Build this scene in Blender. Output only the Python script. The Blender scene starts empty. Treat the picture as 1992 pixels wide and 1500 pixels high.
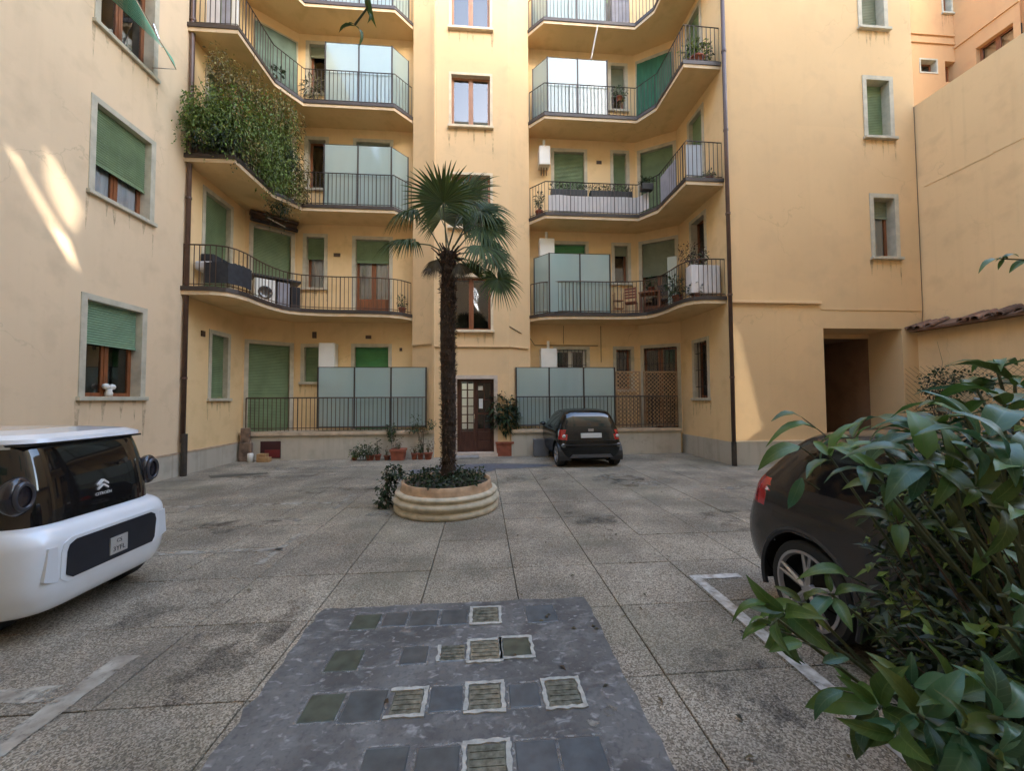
import bpy, math, random
from mathutils import Vector, Matrix
from mathutils.geometry import tessellate_polygon
random.seed(7)
R = random.random
def U(a, b): return a + (b - a) * R()
SC = bpy.context.scene
COL = SC.collection

# ------------------------------------------------------------------ camera
FPX, YAW, PITCH, ROLL, CAMH = 742.7, 0.07715, 0.03585, -0.00549, 1.7
def _basis():
    cy, sy = math.cos(YAW), math.sin(YAW)
    r = Vector((cy, -sy, 0)); f0 = Vector((sy, cy, 0)); u = Vector((0, 0, 1))
    f = f0 * math.cos(PITCH) + u * math.sin(PITCH)
    up = u * math.cos(PITCH) - f0 * math.sin(PITCH)
    return (r * math.cos(ROLL) + up * math.sin(ROLL), up * math.cos(ROLL) - r * math.sin(ROLL), f)
CR, CU, CF = _basis()
CO = Vector((0, 0, CAMH))
cam = bpy.data.cameras.new('camera'); cam.sensor_fit = 'HORIZONTAL'; cam.sensor_width = 36
cam.lens = 36 * FPX / 1992; cam.clip_start = 0.05; cam.clip_end = 500
co = bpy.data.objects.new('camera', cam); COL.objects.link(co)
co.matrix_world = Matrix(((CR.x, CU.x, -CF.x, 0), (CR.y, CU.y, -CF.y, 0), (CR.z, CU.z, -CF.z, CAMH), (0, 0, 0, 1)))
SC.camera = co
def ray(px, py): return CR * ((px - 996) / FPX) - CU * ((py - 750) / FPX) + CF
def onX(px, py, X): r = ray(px, py); return CO + r * (X / r.x)
def onY(px, py, Y): r = ray(px, py); return CO + r * (Y / r.y)
def onZ(px, py, Z): r = ray(px, py); return CO + r * ((Z - CAMH) / r.z)

# ------------------------------------------------------------------ light
SUN = Vector((0.5, -0.8, 0.31)).normalized()
wd = bpy.data.worlds.new('World'); SC.world = wd; wd.use_nodes = True
nt = wd.node_tree; nt.nodes.clear()
sk = nt.nodes.new('ShaderNodeTexSky'); sk.sky_type = 'NISHITA'; sk.sun_disc = False
sk.sun_elevation = math.asin(SUN.z); sk.sun_rotation = math.atan2(SUN.x, SUN.y)
sk.air_density = 1.0; sk.dust_density = 2.5; sk.ozone_density = 1.0
bg = nt.nodes.new('ShaderNodeBackground'); bg.inputs[1].default_value = 0.15
wo = nt.nodes.new('ShaderNodeOutputWorld')
nt.links.new(sk.outputs[0], bg.inputs[0]); nt.links.new(bg.outputs[0], wo.inputs[0])
sl = bpy.data.lights.new('sun', 'SUN'); sl.energy = 2.0; sl.angle = math.radians(0.6); sl.color = (1, 0.93, 0.82)
so = bpy.data.objects.new('sun', sl); COL.objects.link(so); so.rotation_euler = SUN.to_track_quat('Z', 'Y').to_euler()
SC.view_settings.view_transform = 'Standard'; SC.view_settings.look = 'None'
SC.view_settings.exposure = 3.68; SC.view_settings.gamma = 1.0
SC.view_settings.use_curve_mapping = False
SC.cycles.use_denoising = True
SC.cycles.max_bounces = 10; SC.cycles.diffuse_bounces = 6; SC.cycles.transparent_max_bounces = 12
SC.cycles.caustics_reflective = False; SC.cycles.caustics_refractive = False
SC.cycles.sample_clamp_indirect = 6

# ------------------------------------------------------------------ materials
MATS = {}
def mat(name, col, rough=0.6, metal=0.0, spec=0.5, var=0.0, vscale=2.0, var2=None, bump=0.0, bscale=40.0,
        island=0.0, obj=0.0, stretch=None, coat=0.0, trans=0.0, coat_rough=0.05):
    if name in MATS: return MATS[name]
    m = bpy.data.materials.new(name); m.use_nodes = True; MATS[name] = m
    t = m.node_tree; p = t.nodes['Principled BSDF']
    p.inputs['Base Color'].default_value = (*col, 1); p.inputs['Roughness'].default_value = rough
    p.inputs['Metallic'].default_value = metal; p.inputs['Specular IOR Level'].default_value = spec
    p.inputs['Coat Weight'].default_value = coat; p.inputs['Coat Roughness'].default_value = coat_rough
    p.inputs['Transmission Weight'].default_value = trans
    geo = t.nodes.new('ShaderNodeNewGeometry')
    cur = None
    def rgb(c):
        n = t.nodes.new('ShaderNodeRGB'); n.outputs[0].default_value = (*c, 1); return n.outputs[0]
    def mix(fac, a, b):
        n = t.nodes.new('ShaderNodeMix'); n.data_type = 'RGBA'
        t.links.new(fac, n.inputs[0]); t.links.new(a, n.inputs[6]); t.links.new(b, n.inputs[7]); return n.outputs[2]
    def noise(scale, detail=5, st=None, rough=0.55):
        n = t.nodes.new('ShaderNodeTexNoise'); n.inputs['Scale'].default_value = scale; n.inputs['Detail'].default_value = detail
        n.inputs['Roughness'].default_value = rough
        v = geo.outputs['Position']
        if st:
            mp = t.nodes.new('ShaderNodeMapping'); mp.inputs['Scale'].default_value = st
            t.links.new(v, mp.inputs[0]); v = mp.outputs[0]
        t.links.new(v, n.inputs['Vector']); return n.outputs['Fac']
    def ramp(fac, a, b):
        n = t.nodes.new('ShaderNodeMapRange'); n.inputs[1].default_value = a; n.inputs[2].default_value = b
        t.links.new(fac, n.inputs[0]); return n.outputs[0]
    cur = rgb(col)
    if var:
        c2 = var2 or tuple(c * (1 - var) for c in col)
        cur = mix(ramp(noise(vscale, st=stretch), 0.35, 0.68), cur, rgb(c2))
    if island or obj:
        h = t.nodes.new('ShaderNodeHueSaturation'); t.links.new(cur, h.inputs['Color'])
        if island: src = geo.outputs['Random Per Island']; amt = island
        else:
            oi = t.nodes.new('ShaderNodeObjectInfo'); src = oi.outputs['Random']; amt = obj
        mr = t.nodes.new('ShaderNodeMapRange'); mr.inputs[3].default_value = 1 - amt; mr.inputs[4].default_value = 1 + amt
        t.links.new(src, mr.inputs[0]); t.links.new(mr.outputs[0], h.inputs['Value'])
        if island:
            wn = t.nodes.new('ShaderNodeTexWhiteNoise'); wn.noise_dimensions = '1D'; t.links.new(src, wn.inputs['W'])
            m2 = t.nodes.new('ShaderNodeMapRange'); m2.inputs[3].default_value = 0.5 - 0.05 * min(1, amt); m2.inputs[4].default_value = 0.5 + 0.04 * min(1, amt)
            t.links.new(wn.outputs['Value'], m2.inputs[0]); t.links.new(m2.outputs[0], h.inputs['Hue'])
        cur = h.outputs[0]
    t.links.new(cur, p.inputs['Base Color'])
    if bump:
        b = t.nodes.new('ShaderNodeBump'); b.inputs['Strength'].default_value = bump; b.inputs['Distance'].default_value = 0.01
        t.links.new(noise(bscale, 4), b.inputs['Height']); t.links.new(b.outputs[0], p.inputs['Normal'])
    return m

def stucco(name, col, dirt, streak=0.35):
    """lime render: blotchy colour, vertical rain streaks, fine grain"""
    m = mat(name, col, 0.9, spec=0.15, bump=0.25, bscale=55)
    t = m.node_tree; p = t.nodes['Principled BSDF']
    geo = [n for n in t.nodes if n.type == 'NEW_GEOMETRY'][0]
    def noise(scale, st, detail=6, d=0.0):
        mp = t.nodes.new('ShaderNodeMapping'); mp.inputs['Scale'].default_value = st; t.links.new(geo.outputs['Position'], mp.inputs[0])
        n = t.nodes.new('ShaderNodeTexNoise'); n.inputs['Scale'].default_value = scale; n.inputs['Detail'].default_value = detail
        n.inputs['Distortion'].default_value = d
        t.links.new(mp.outputs[0], n.inputs['Vector']); return n.outputs['Fac']
    def mr(f, a, b, c, d):
        n = t.nodes.new('ShaderNodeMapRange'); n.inputs[1].default_value = a; n.inputs[2].default_value = b
        n.inputs[3].default_value = c; n.inputs[4].default_value = d; t.links.new(f, n.inputs[0]); return n.outputs[0]
    def mix(f, a, b):
        n = t.nodes.new('ShaderNodeMix'); n.data_type = 'RGBA'; t.links.new(f, n.inputs[0])
        for s, i in ((a, 6), (b, 7)):
            if isinstance(s, tuple): n.inputs[i].default_value = (*s, 1)
            else: t.links.new(s, n.inputs[i])
        return n.outputs[2]
    light = tuple(min(1, c * 1.07) for c in col)
    c = mix(mr(noise(0.55, (1, 1, 1)), 0.35, 0.65, 0, 1), col, light)
    c = mix(mr(noise(2.2, (1, 1, 1), 8), 0.52, 0.72, 0, 0.45), c, dirt)
    c = mix(mr(noise(3.0, (1, 1, 0.09), 5), 0.55, 0.8, 0, streak), c, dirt)
    c = mix(mr(noise(9.0, (1, 1, 1), 6), 0.62, 0.8, 0, 0.25), c, dirt)
    c = mix(mr(noise(7.0, (1, 1, 0.05), 4), 0.58, 0.8, 0, streak * .8), c, dirt)
    # square-ish repair patches
    vo = t.nodes.new('ShaderNodeTexVoronoi'); vo.distance = 'CHEBYCHEV'; vo.inputs['Scale'].default_value = 0.32; vo.inputs['Randomness'].default_value = .9
    t.links.new(geo.outputs['Position'], vo.inputs['Vector']); sp = t.nodes.new('ShaderNodeSeparateColor'); t.links.new(vo.outputs['Color'], sp.inputs[0])
    c = mix(mr(sp.outputs[0], 0.6, 0.95, 0, 0.16), c, dirt)
    # hairline cracks, only here and there
    n_ = t.nodes.new('ShaderNodeTexNoise'); n_.inputs['Scale'].default_value = 1.7; n_.inputs['Detail'].default_value = 6; t.links.new(geo.outputs['Position'], n_.inputs['Vector'])
    ad = t.nodes.new('ShaderNodeVectorMath'); ad.operation = 'MULTIPLY_ADD'; t.links.new(n_.outputs['Color'], ad.inputs[0]); ad.inputs[1].default_value = (.9, .9, .9); t.links.new(geo.outputs['Position'], ad.inputs[2])
    ve = t.nodes.new('ShaderNodeTexVoronoi'); ve.feature = 'DISTANCE_TO_EDGE'; ve.inputs['Scale'].default_value = 0.33; t.links.new(ad.outputs[0], ve.inputs['Vector'])
    mk = t.nodes.new('ShaderNodeMath'); mk.operation = 'MULTIPLY'; t.links.new(mr(ve.outputs['Distance'], 0.0, 0.004, 0.28, 0), mk.inputs[0]); t.links.new(mr(noise(0.45, (1, 1, 1), 3), 0.5, 0.6, 0, 1), mk.inputs[1])
    c = mix(mk.outputs[0], c, tuple(x * .55 for x in dirt))
    t.links.new(c, p.inputs['Base Color'])
    return m

M_LEFT = stucco('stucco_left', (0.71, 0.54, 0.355), (0.56, 0.42, 0.27), 0.2)
M_YEL = stucco('stucco_yellow', (0.75, 0.545, 0.295), (0.58, 0.40, 0.20), 0.25)
M_TOW = stucco('stucco_tower', (0.70, 0.50, 0.285), (0.58, 0.42, 0.25), 0.3)
M_RIGHT = stucco('stucco_right', (0.69, 0.48, 0.26), (0.60, 0.42, 0.24), 0.25)
M_PARTY = stucco('stucco_party', (0.78, 0.56, 0.31), (0.62, 0.43, 0.235), 0.4)
M_ORANGE = stucco('stucco_orange', (0.56, 0.32, 0.155), (0.48, 0.26, 0.13), 0.4)
M_REAR = stucco('stucco_rear', (0.62, 0.45, 0.27), (0.45, 0.31, 0.19))
M_SLAB = stucco('stucco_slab', (0.62, 0.48, 0.32), (0.36, 0.25, 0.15), 0.3)
M_SOFFIT = stucco('stucco_soffit', (0.70, 0.51, 0.27), (0.5, 0.35, 0.17), 0.2)
M_PLINTH = stucco('plinth_render', (0.46, 0.42, 0.345), (0.27, 0.24, 0.185), 0.7)
M_TRIM = mat('stone_trim', (0.55, 0.50, 0.385), 0.8, var=0.25, vscale=5, bump=0.1)
M_CREAM = mat('cream_trim', (0.76, 0.64, 0.46), 0.8, var=0.2, vscale=5)
M_SHUT = mat('green_shutter', (0.205, 0.29, 0.155), 0.6, var=0.25, vscale=3)
M_SHUT2 = mat('bright_green_shutter', (0.085, 0.28, 0.10), 0.5, var=0.2, vscale=3)
M_SHUT3 = mat('mint_shutter', (0.24, 0.37, 0.24), 0.55, var=0.2, vscale=3)
M_SHUTG = mat('grey_shutter', (0.24, 0.265, 0.18), 0.6, var=0.2, vscale=3)
M_WOOD = mat('window_wood', (0.25, 0.085, 0.03), 0.45, var=0.4, vscale=6, stretch=(4, 4, 0.6))
M_WOODL = mat('pale_window_wood', (0.42, 0.20, 0.10), 0.5, var=0.3, vscale=6, stretch=(4, 4, 0.6))
M_DOOR = mat('door_wood', (0.085, 0.032, 0.02), 0.4, var=0.4, vscale=6, stretch=(4, 4, 0.6))
M_IRON = mat('dark_iron', (0.045, 0.032, 0.026), 0.55, var=0.3, vscale=8)
M_IRONB = mat('brown_iron', (0.09, 0.05, 0.03), 0.55, var=0.3, vscale=8)
M_PIPE = mat('brown_pipe', (0.115, 0.062, 0.045), 0.4, var=0.3, vscale=4)
M_EDGE = mat('balcony_edge', (0.05, 0.035, 0.028), 0.5, var=0.35, vscale=6)
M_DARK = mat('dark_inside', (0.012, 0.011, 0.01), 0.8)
M_CURT = mat('lace_curtain', (0.85, 0.85, 0.9), 0.9, var=0.2, vscale=18, stretch=(1, 1, 0.08))
M_WHITE = mat('white_enamel', (0.74, 0.73, 0.68), 0.4, var=0.08, vscale=3)
M_CLOTHW = mat('white_screen_cloth', (0.66, 0.63, 0.62), 0.85, var=0.15, vscale=7, stretch=(2, 2, 0.3))
M_CLOTHK = mat('black_screen_cloth', (0.03, 0.03, 0.034), 0.9, var=0.4, vscale=10)
M_CLOTHG = mat('grey_cloth', (0.32, 0.32, 0.36), 0.9, var=0.2, vscale=4)
M_TERRA = mat('terracotta', (0.30, 0.09, 0.05), 0.8, var=0.3, vscale=9, bump=0.1)
M_BLACKP = mat('black_plastic', (0.018, 0.018, 0.02), 0.45)
M_RUBBER = mat('rubber', (0.02, 0.02, 0.02), 0.85)
M_ALLOY = mat('alloy', (0.42, 0.41, 0.42), 0.35, metal=0.8)
M_CHROME = mat('chrome', (0.75, 0.75, 0.77), 0.15, metal=1.0)
M_PLATE = mat('plate_white', (0.62, 0.62, 0.6), 0.4)
M_INK = mat('plate_ink', (0.03, 0.03, 0.035), 0.5)
M_RED = mat('red_lens', (0.35, 0.012, 0.015), 0.12, coat=0.8)
M_CLEAR = mat('clear_lens', (0.6, 0.58, 0.56), 0.15, coat=0.8)
M_SOIL = mat('soil', (0.06, 0.045, 0.03), 0.95, var=0.5, vscale=20, bump=0.6, bscale=30)
M_STONE = mat('planter_stone', (0.58, 0.50, 0.36), 0.85, var=0.35, vscale=7, bump=0.25, bscale=30)
M_STONE2 = mat('planter_terracotta_band', (0.52, 0.34, 0.2), 0.85, var=0.4, vscale=7, bump=0.25, bscale=30)
M_TILE = mat('clay_tile', (0.25, 0.14, 0.09), 0.85, var=0.55, vscale=6, obj=0.4, bump=0.2)
M_LATT = mat('lattice_wood', (0.40, 0.25, 0.13), 0.7, var=0.4, vscale=5)
M_BARK = mat('bark', (0.10, 0.065, 0.045), 0.95, var=0.5, vscale=14, bump=0.6, bscale=30)
M_STEM = mat('green_stem', (0.07, 0.08, 0.03), 0.7, var=0.3, vscale=9)
M_PALMT = mat('palm_trunk', (0.05, 0.032, 0.022), 0.95, var=0.5, vscale=18, bump=0.8, bscale=40)
M_FIBRE = mat('palm_fibre', (0.075, 0.045, 0.028), 0.95, island=0.5)

def leafmat(name, col, rough=0.45, island=0.45, obj=0.0, spec=0.5, transl=0.25):
    m = mat(name, col, rough, spec=spec, island=island, obj=obj)
    t = m.node_tree; p = t.nodes['Principled BSDF']; out = t.nodes['Material Output']
    tr = t.nodes.new('ShaderNodeBsdfTranslucent'); mx = t.nodes.new('ShaderNodeMixShader'); mx.inputs[0].default_value = transl
    src = p.inputs['Base Color'].links[0].from_socket
    t.links.new(src, tr.inputs[0]); t.links.new(p.outputs[0], mx.inputs[1]); t.links.new(tr.outputs[0], mx.inputs[2])
    t.links.new(mx.outputs[0], out.inputs[0]); return m
L_IVY = leafmat('leaf_ivy', (0.125, 0.185, 0.032), 0.5, 0.6)
L_IVYD = leafmat('leaf_ivy_dry', (0.20, 0.165, 0.05), 0.6, 0.6)
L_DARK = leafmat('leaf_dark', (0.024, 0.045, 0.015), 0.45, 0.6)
L_MID = leafmat('leaf_mid', (0.045, 0.075, 0.026), 0.5, 0.5)
L_DRY = leafmat('leaf_dry', (0.10, 0.075, 0.035), 0.7, 0.5)
L_PALM = leafmat('leaf_palm', (0.055, 0.088, 0.02), 0.6, 0.45, spec=0.3, transl=0.2)
L_PALMD = leafmat('leaf_palm_drooping', (0.085, 0.10, 0.03), 0.6, 0.45, spec=0.3, transl=0.2)
def shrubleaf(name, col, rib, rough):
    """leaf with a paler midrib and side veins, drawn in the leaf's own UV"""
    m = leafmat(name, col, rough, 0.0, 0.4, spec=0.5, transl=0.25)
    t = m.node_tree; p = t.nodes['Principled BSDF']
    src = p.inputs['Base Color'].links[0].from_socket
    uv = t.nodes.new('ShaderNodeUVMap'); sp = t.nodes.new('ShaderNodeSeparateXYZ'); t.links.new(uv.outputs[0], sp.inputs[0])
    def math_(op, a, b=None):
        n = t.nodes.new('ShaderNodeMath'); n.operation = op
        for i, v in enumerate((a, b)):
            if v is None: continue
            if isinstance(v, (int, float)): n.inputs[i].default_value = v
            else: t.links.new(v, n.inputs[i])
        return n.outputs[0]
    ax = math_('ABSOLUTE', sp.outputs[0])
    mid = math_('LESS_THAN', ax, 0.06)
    vv = math_('FRACT', math_('MULTIPLY', math_('SUBTRACT', sp.outputs[1], math_('MULTIPLY', ax, 0.16)), 9.0))
    vein = math_('MULTIPLY', math_('LESS_THAN', vv, 0.12), 0.45)
    fac = math_('MAXIMUM', mid, vein)
    mx = t.nodes.new('ShaderNodeMix'); mx.data_type = 'RGBA'; t.links.new(fac, mx.inputs[0]); t.links.new(src, mx.inputs[6])
    mx.inputs[7].default_value = (*rib, 1); t.links.new(mx.outputs[2], p.inputs['Base Color'])
    b = t.nodes.new('ShaderNodeBump'); b.inputs['Strength'].default_value = 0.35; b.inputs['Distance'].default_value = 0.003
    t.links.new(math_('SUBTRACT', 1.0, fac), b.inputs['Height']); t.links.new(b.outputs[0], p.inputs['Normal'])
    return m
L_SH1 = shrubleaf('shrub_leaf_blue', (0.05, 0.125, 0.058), (0.10, 0.18, 0.095), 0.36)
L_SH2 = shrubleaf('shrub_leaf_green', (0.068, 0.13, 0.024), (0.12, 0.18, 0.045), 0.42)
L_SH3 = shrubleaf('shrub_leaf_young', (0.085, 0.12, 0.026), (0.13, 0.16, 0.05), 0.42)

def glassmat(name, tint=(0.9, 0.93, 0.92), f=0.08, rough=0.02):
    m = bpy.data.materials.new(name); m.use_nodes = True; t = m.node_tree; t.nodes.clear()
    o = t.nodes.new('ShaderNodeOutputMaterial'); tr = t.nodes.new('ShaderNodeBsdfTransparent'); tr.inputs[0].default_value = (*tint, 1)
    g = t.nodes.new('ShaderNodeBsdfGlossy'); g.inputs['Roughness'].default_value = rough
    lw = t.nodes.new('ShaderNodeFresnel'); lw.inputs[0].default_value = 1.6
    ad = t.nodes.new('ShaderNodeMath'); ad.operation = 'ADD'; ad.inputs[1].default_value = f; ad.use_clamp = True
    mx = t.nodes.new('ShaderNodeMixShader')
    t.links.new(lw.outputs[0], ad.inputs[0]); t.links.new(ad.outputs[0], mx.inputs[0]); t.links.new(tr.outputs[0], mx.inputs[1])
    t.links.new(g.outputs[0], mx.inputs[2]); t.links.new(mx.outputs[0], o.inputs[0]); return m
M_GLASS = glassmat('window_glass', (0.95, 0.97, 0.97), 0.07)
M_CARGLASS = glassmat('car_glass', (0.05, 0.05, 0.05), 0.06)
def frostmat():
    m = mat('frosted_glass', (0.50, 0.635, 0.63), 0.07, spec=1.0, coat=1.0, var=0.12, vscale=1.3, stretch=(1, 1, .3), bump=0.06, bscale=1.6)
    t = m.node_tree; p = t.nodes['Principled BSDF']; out = t.nodes['Material Output']
    tl = t.nodes.new('ShaderNodeBsdfTranslucent'); tl.inputs[0].default_value = (0.66, 0.76, 0.75, 1)
    tr = t.nodes.new('ShaderNodeBsdfTransparent'); tr.inputs[0].default_value = (.85, .92, .92, 1)
    m1 = t.nodes.new('ShaderNodeMixShader'); m1.inputs[0].default_value = 0.35; m2 = t.nodes.new('ShaderNodeMixShader'); m2.inputs[0].default_value = 0.3
    t.links.new(p.outputs[0], m1.inputs[1]); t.links.new(tl.outputs[0], m1.inputs[2]); t.links.new(m1.outputs[0], m2.inputs[1]); t.links.new(tr.outputs[0], m2.inputs[2])
    t.links.new(m2.outputs[0], out.inputs[0]); return m
M_FROST = frostmat()

# ------------------------------------------------------------------ mesh helpers
class MB:
    def __init__(s): s.v = []; s.f = []; s.m = []; s.uv = None
    def face(s, pts, mi=0):
        i = len(s.v); s.v += [tuple(p) for p in pts]; s.f.append(tuple(range(i, i + len(pts)))); s.m.append(mi)
    def idx(s, verts, faces, mi=0):
        i = len(s.v); s.v += [tuple(p) for p in verts]; s.f += [tuple(k + i for k in f) for f in faces]; s.m += [mi] * len(faces)
    def box(s, x0, x1, y0, y1, z0, z1, mi=0):
        s.hexa([(x0, y0, z0), (x1, y0, z0), (x1, y1, z0), (x0, y1, z0), (x0, y0, z1), (x1, y0, z1), (x1, y1, z1), (x0, y1, z1)], mi)
    def hexa(s, p, mi=0):
        s.idx(p, [(0, 3, 2, 1), (4, 5, 6, 7), (0, 1, 5, 4), (1, 2, 6, 5), (2, 3, 7, 6), (3, 0, 4, 7)], mi)
    def prism(s, poly, z0, z1, mi=0, side=None):
        n = len(poly)
        s.idx([(x, y, z0) for x, y in poly], [tuple(reversed(range(n)))], mi); s.idx([(x, y, z1) for x, y in poly], [tuple(range(n))], mi)
        for i in range(n):
            a, b = poly[i], poly[(i + 1) % n]
            s.face([(*a, z0), (*b, z0), (*b, z1), (*a, z1)], mi if side is None else side)
    def tube(s, path, r, n=6, mi=0, cap=True):
        path = [Vector(p) for p in path]; rs = r if isinstance(r, (list, tuple)) else [r] * len(path)
        vs = []; up = None
        for i, p in enumerate(path):
            d = (path[min(i + 1, len(path) - 1)] - path[max(i - 1, 0)]).normalized()
            if up is None: up = Vector((0, 0, 1)) if abs(d.z) < 0.9 else Vector((1, 0, 0))
            a = d.cross(up).normalized(); b = a.cross(d).normalized(); up = b
            vs += [p + (a * math.cos(2 * math.pi * k / n) + b * math.sin(2 * math.pi * k / n)) * rs[i] for k in range(n)]
        fs = []
        for i in range(len(path) - 1):
            for k in range(n): fs.append((i * n + k, i * n + (k + 1) % n, (i + 1) * n + (k + 1) % n, (i + 1) * n + k))
        if cap: fs += [tuple(reversed(range(n))), tuple((len(path) - 1) * n + k for k in range(n))]
        s.idx(vs, fs, mi)
    def lathe(s, prof, c, n=32, mi=0, wob=0.0):
        vs = []; ph = [U(-wob, wob) for _ in range(n)]
        for r, z in prof:
            vs += [(c[0] + (r + ph[k]) * math.cos(2 * math.pi * k / n), c[1] + (r + ph[k]) * math.sin(2 * math.pi * k / n), c[2] + z) for k in range(n)]
        fs = [(i * n + k, i * n + (k + 1) % n, (i + 1) * n + (k + 1) % n, (i + 1) * n + k) for i in range(len(prof) - 1) for k in range(n)]
        s.idx(vs, fs, mi)
    def build(s, name, mats, parent=None, smooth=False, bevel=0.0):
        me = bpy.data.meshes.new(name); me.from_pydata([tuple(v) for v in s.v], [], s.f)
        mats = mats if isinstance(mats, (list, tuple)) else [mats]
        for m in mats: me.materials.append(m)
        if len(mats) > 1: me.polygons.foreach_set('material_index', s.m)
        if smooth: me.polygons.foreach_set('use_smooth', [True] * len(me.polygons))
        if s.uv:
            lay = me.uv_layers.new(name='UVMap')
            for pl in me.polygons:
                for li in pl.loop_indices: lay.data[li].uv = s.uv[me.loops[li].vertex_index]
        me.update()
        o = bpy.data.objects.new(name, me); COL.objects.link(o)
        if parent: attach(o, parent)
        if bevel:
            b = o.modifiers.new('bevel', 'BEVEL'); b.width = bevel; b.segments = 2; b.limit_method = 'ANGLE'
        return o
def wmat(o):
    l = Matrix.LocRotScale(o.location, o.rotation_euler, o.scale)
    return wmat(o.parent) @ o.matrix_parent_inverse @ l if o.parent else l
def attach(o, parent):
    o.parent = parent; o.matrix_parent_inverse = wmat(parent).inverted()
def tag(o, label, cat=None, group=None, kind=None):
    if label: o['label'] = label
    if cat: o['category'] = cat
    if group: o['group'] = group
    if kind: o['kind'] = kind
    return o
def thing(name, loc, label, cat, group=None, rz=0):
    o = bpy.data.objects.new(name, None); COL.objects.link(o); o.location = loc; o.rotation_euler = (0, 0, rz)
    o.empty_display_size = 0.2
    return tag(o, label, cat, group)
class MW(MB):
    """mesh builder in a wall's frame: s along the wall, d outwards, z up"""
    def __init__(s, wf): super().__init__(); s.w = wf
    def wb(s, s0, s1, d0, d1, z0, z1, mi=0):
        P = s.w.at
        s.hexa([P(s0, d1, z0), P(s1, d1, z0), P(s1, d0, z0), P(s0, d0, z0), P(s0, d1, z1), P(s1, d1, z1), P(s1, d0, z1), P(s0, d0, z1)], mi)
    def wq(s, s0, s1, d, z0, z1, mi=0):
        P = s.w.at; s.face([P(s0, d, z0), P(s1, d, z0), P(s1, d, z1), P(s0, d, z1)], mi)
class WF:
    def __init__(s, p0, p1, m, z0=0.0, z1=17.5):
        s.p = Vector((*p0, 0)); e = Vector((*p1, 0)); s.L = (e - s.p).length; s.u = (e - s.p).normalized()
        s.n = Vector((s.u.y, -s.u.x, 0)); s.m = m; s.z0 = z0; s.z1 = z1; s.op = []
    def at(s, a, d, z): return s.p + s.u * a + s.n * d + Vector((0, 0, z))
    def px(s, x, y):
        r = ray(x, y); t = (s.p - CO).dot(s.n) / r.dot(s.n); q = CO + r * t
        return (q - s.p).dot(s.u), q.z
    def build(s, parent):
        b = MW(s)
        ss = sorted({0.0, s.L} | {max(0, min(s.L, v)) for o in s.op for v in o[:2]})
        zs = sorted({s.z0, s.z1} | {max(s.z0, min(s.z1, v)) for o in s.op for v in o[2:4]})
        for i in range(len(ss) - 1):
            for j in range(len(zs) - 1):
                a, c = (ss[i] + ss[i + 1]) / 2, (zs[j] + zs[j + 1]) / 2
                if any(o[0] < a < o[1] and o[2] < c < o[3] for o in s.op): continue
                b.wq(ss[i], ss[i + 1], 0, zs[j], zs[j + 1])
        P = s.at
        for a0, a1, c0, c1, dp in s.op:
            b.face([P(a0, 0, c0), P(a0, 0, c1), P(a0, -dp, c1), P(a0, -dp, c0)])
            b.face([P(a1, 0, c0), P(a1, -dp, c0), P(a1, -dp, c1), P(a1, 0, c1)])
            b.face([P(a0, 0, c1), P(a1, 0, c1), P(a1, -dp, c1), P(a0, -dp, c1)])
            b.face([P(a0, 0, c0), P(a0, -dp, c0), P(a1, -dp, c0), P(a1, 0, c0)])
        return b.build('wall', s.m, parent)

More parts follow.
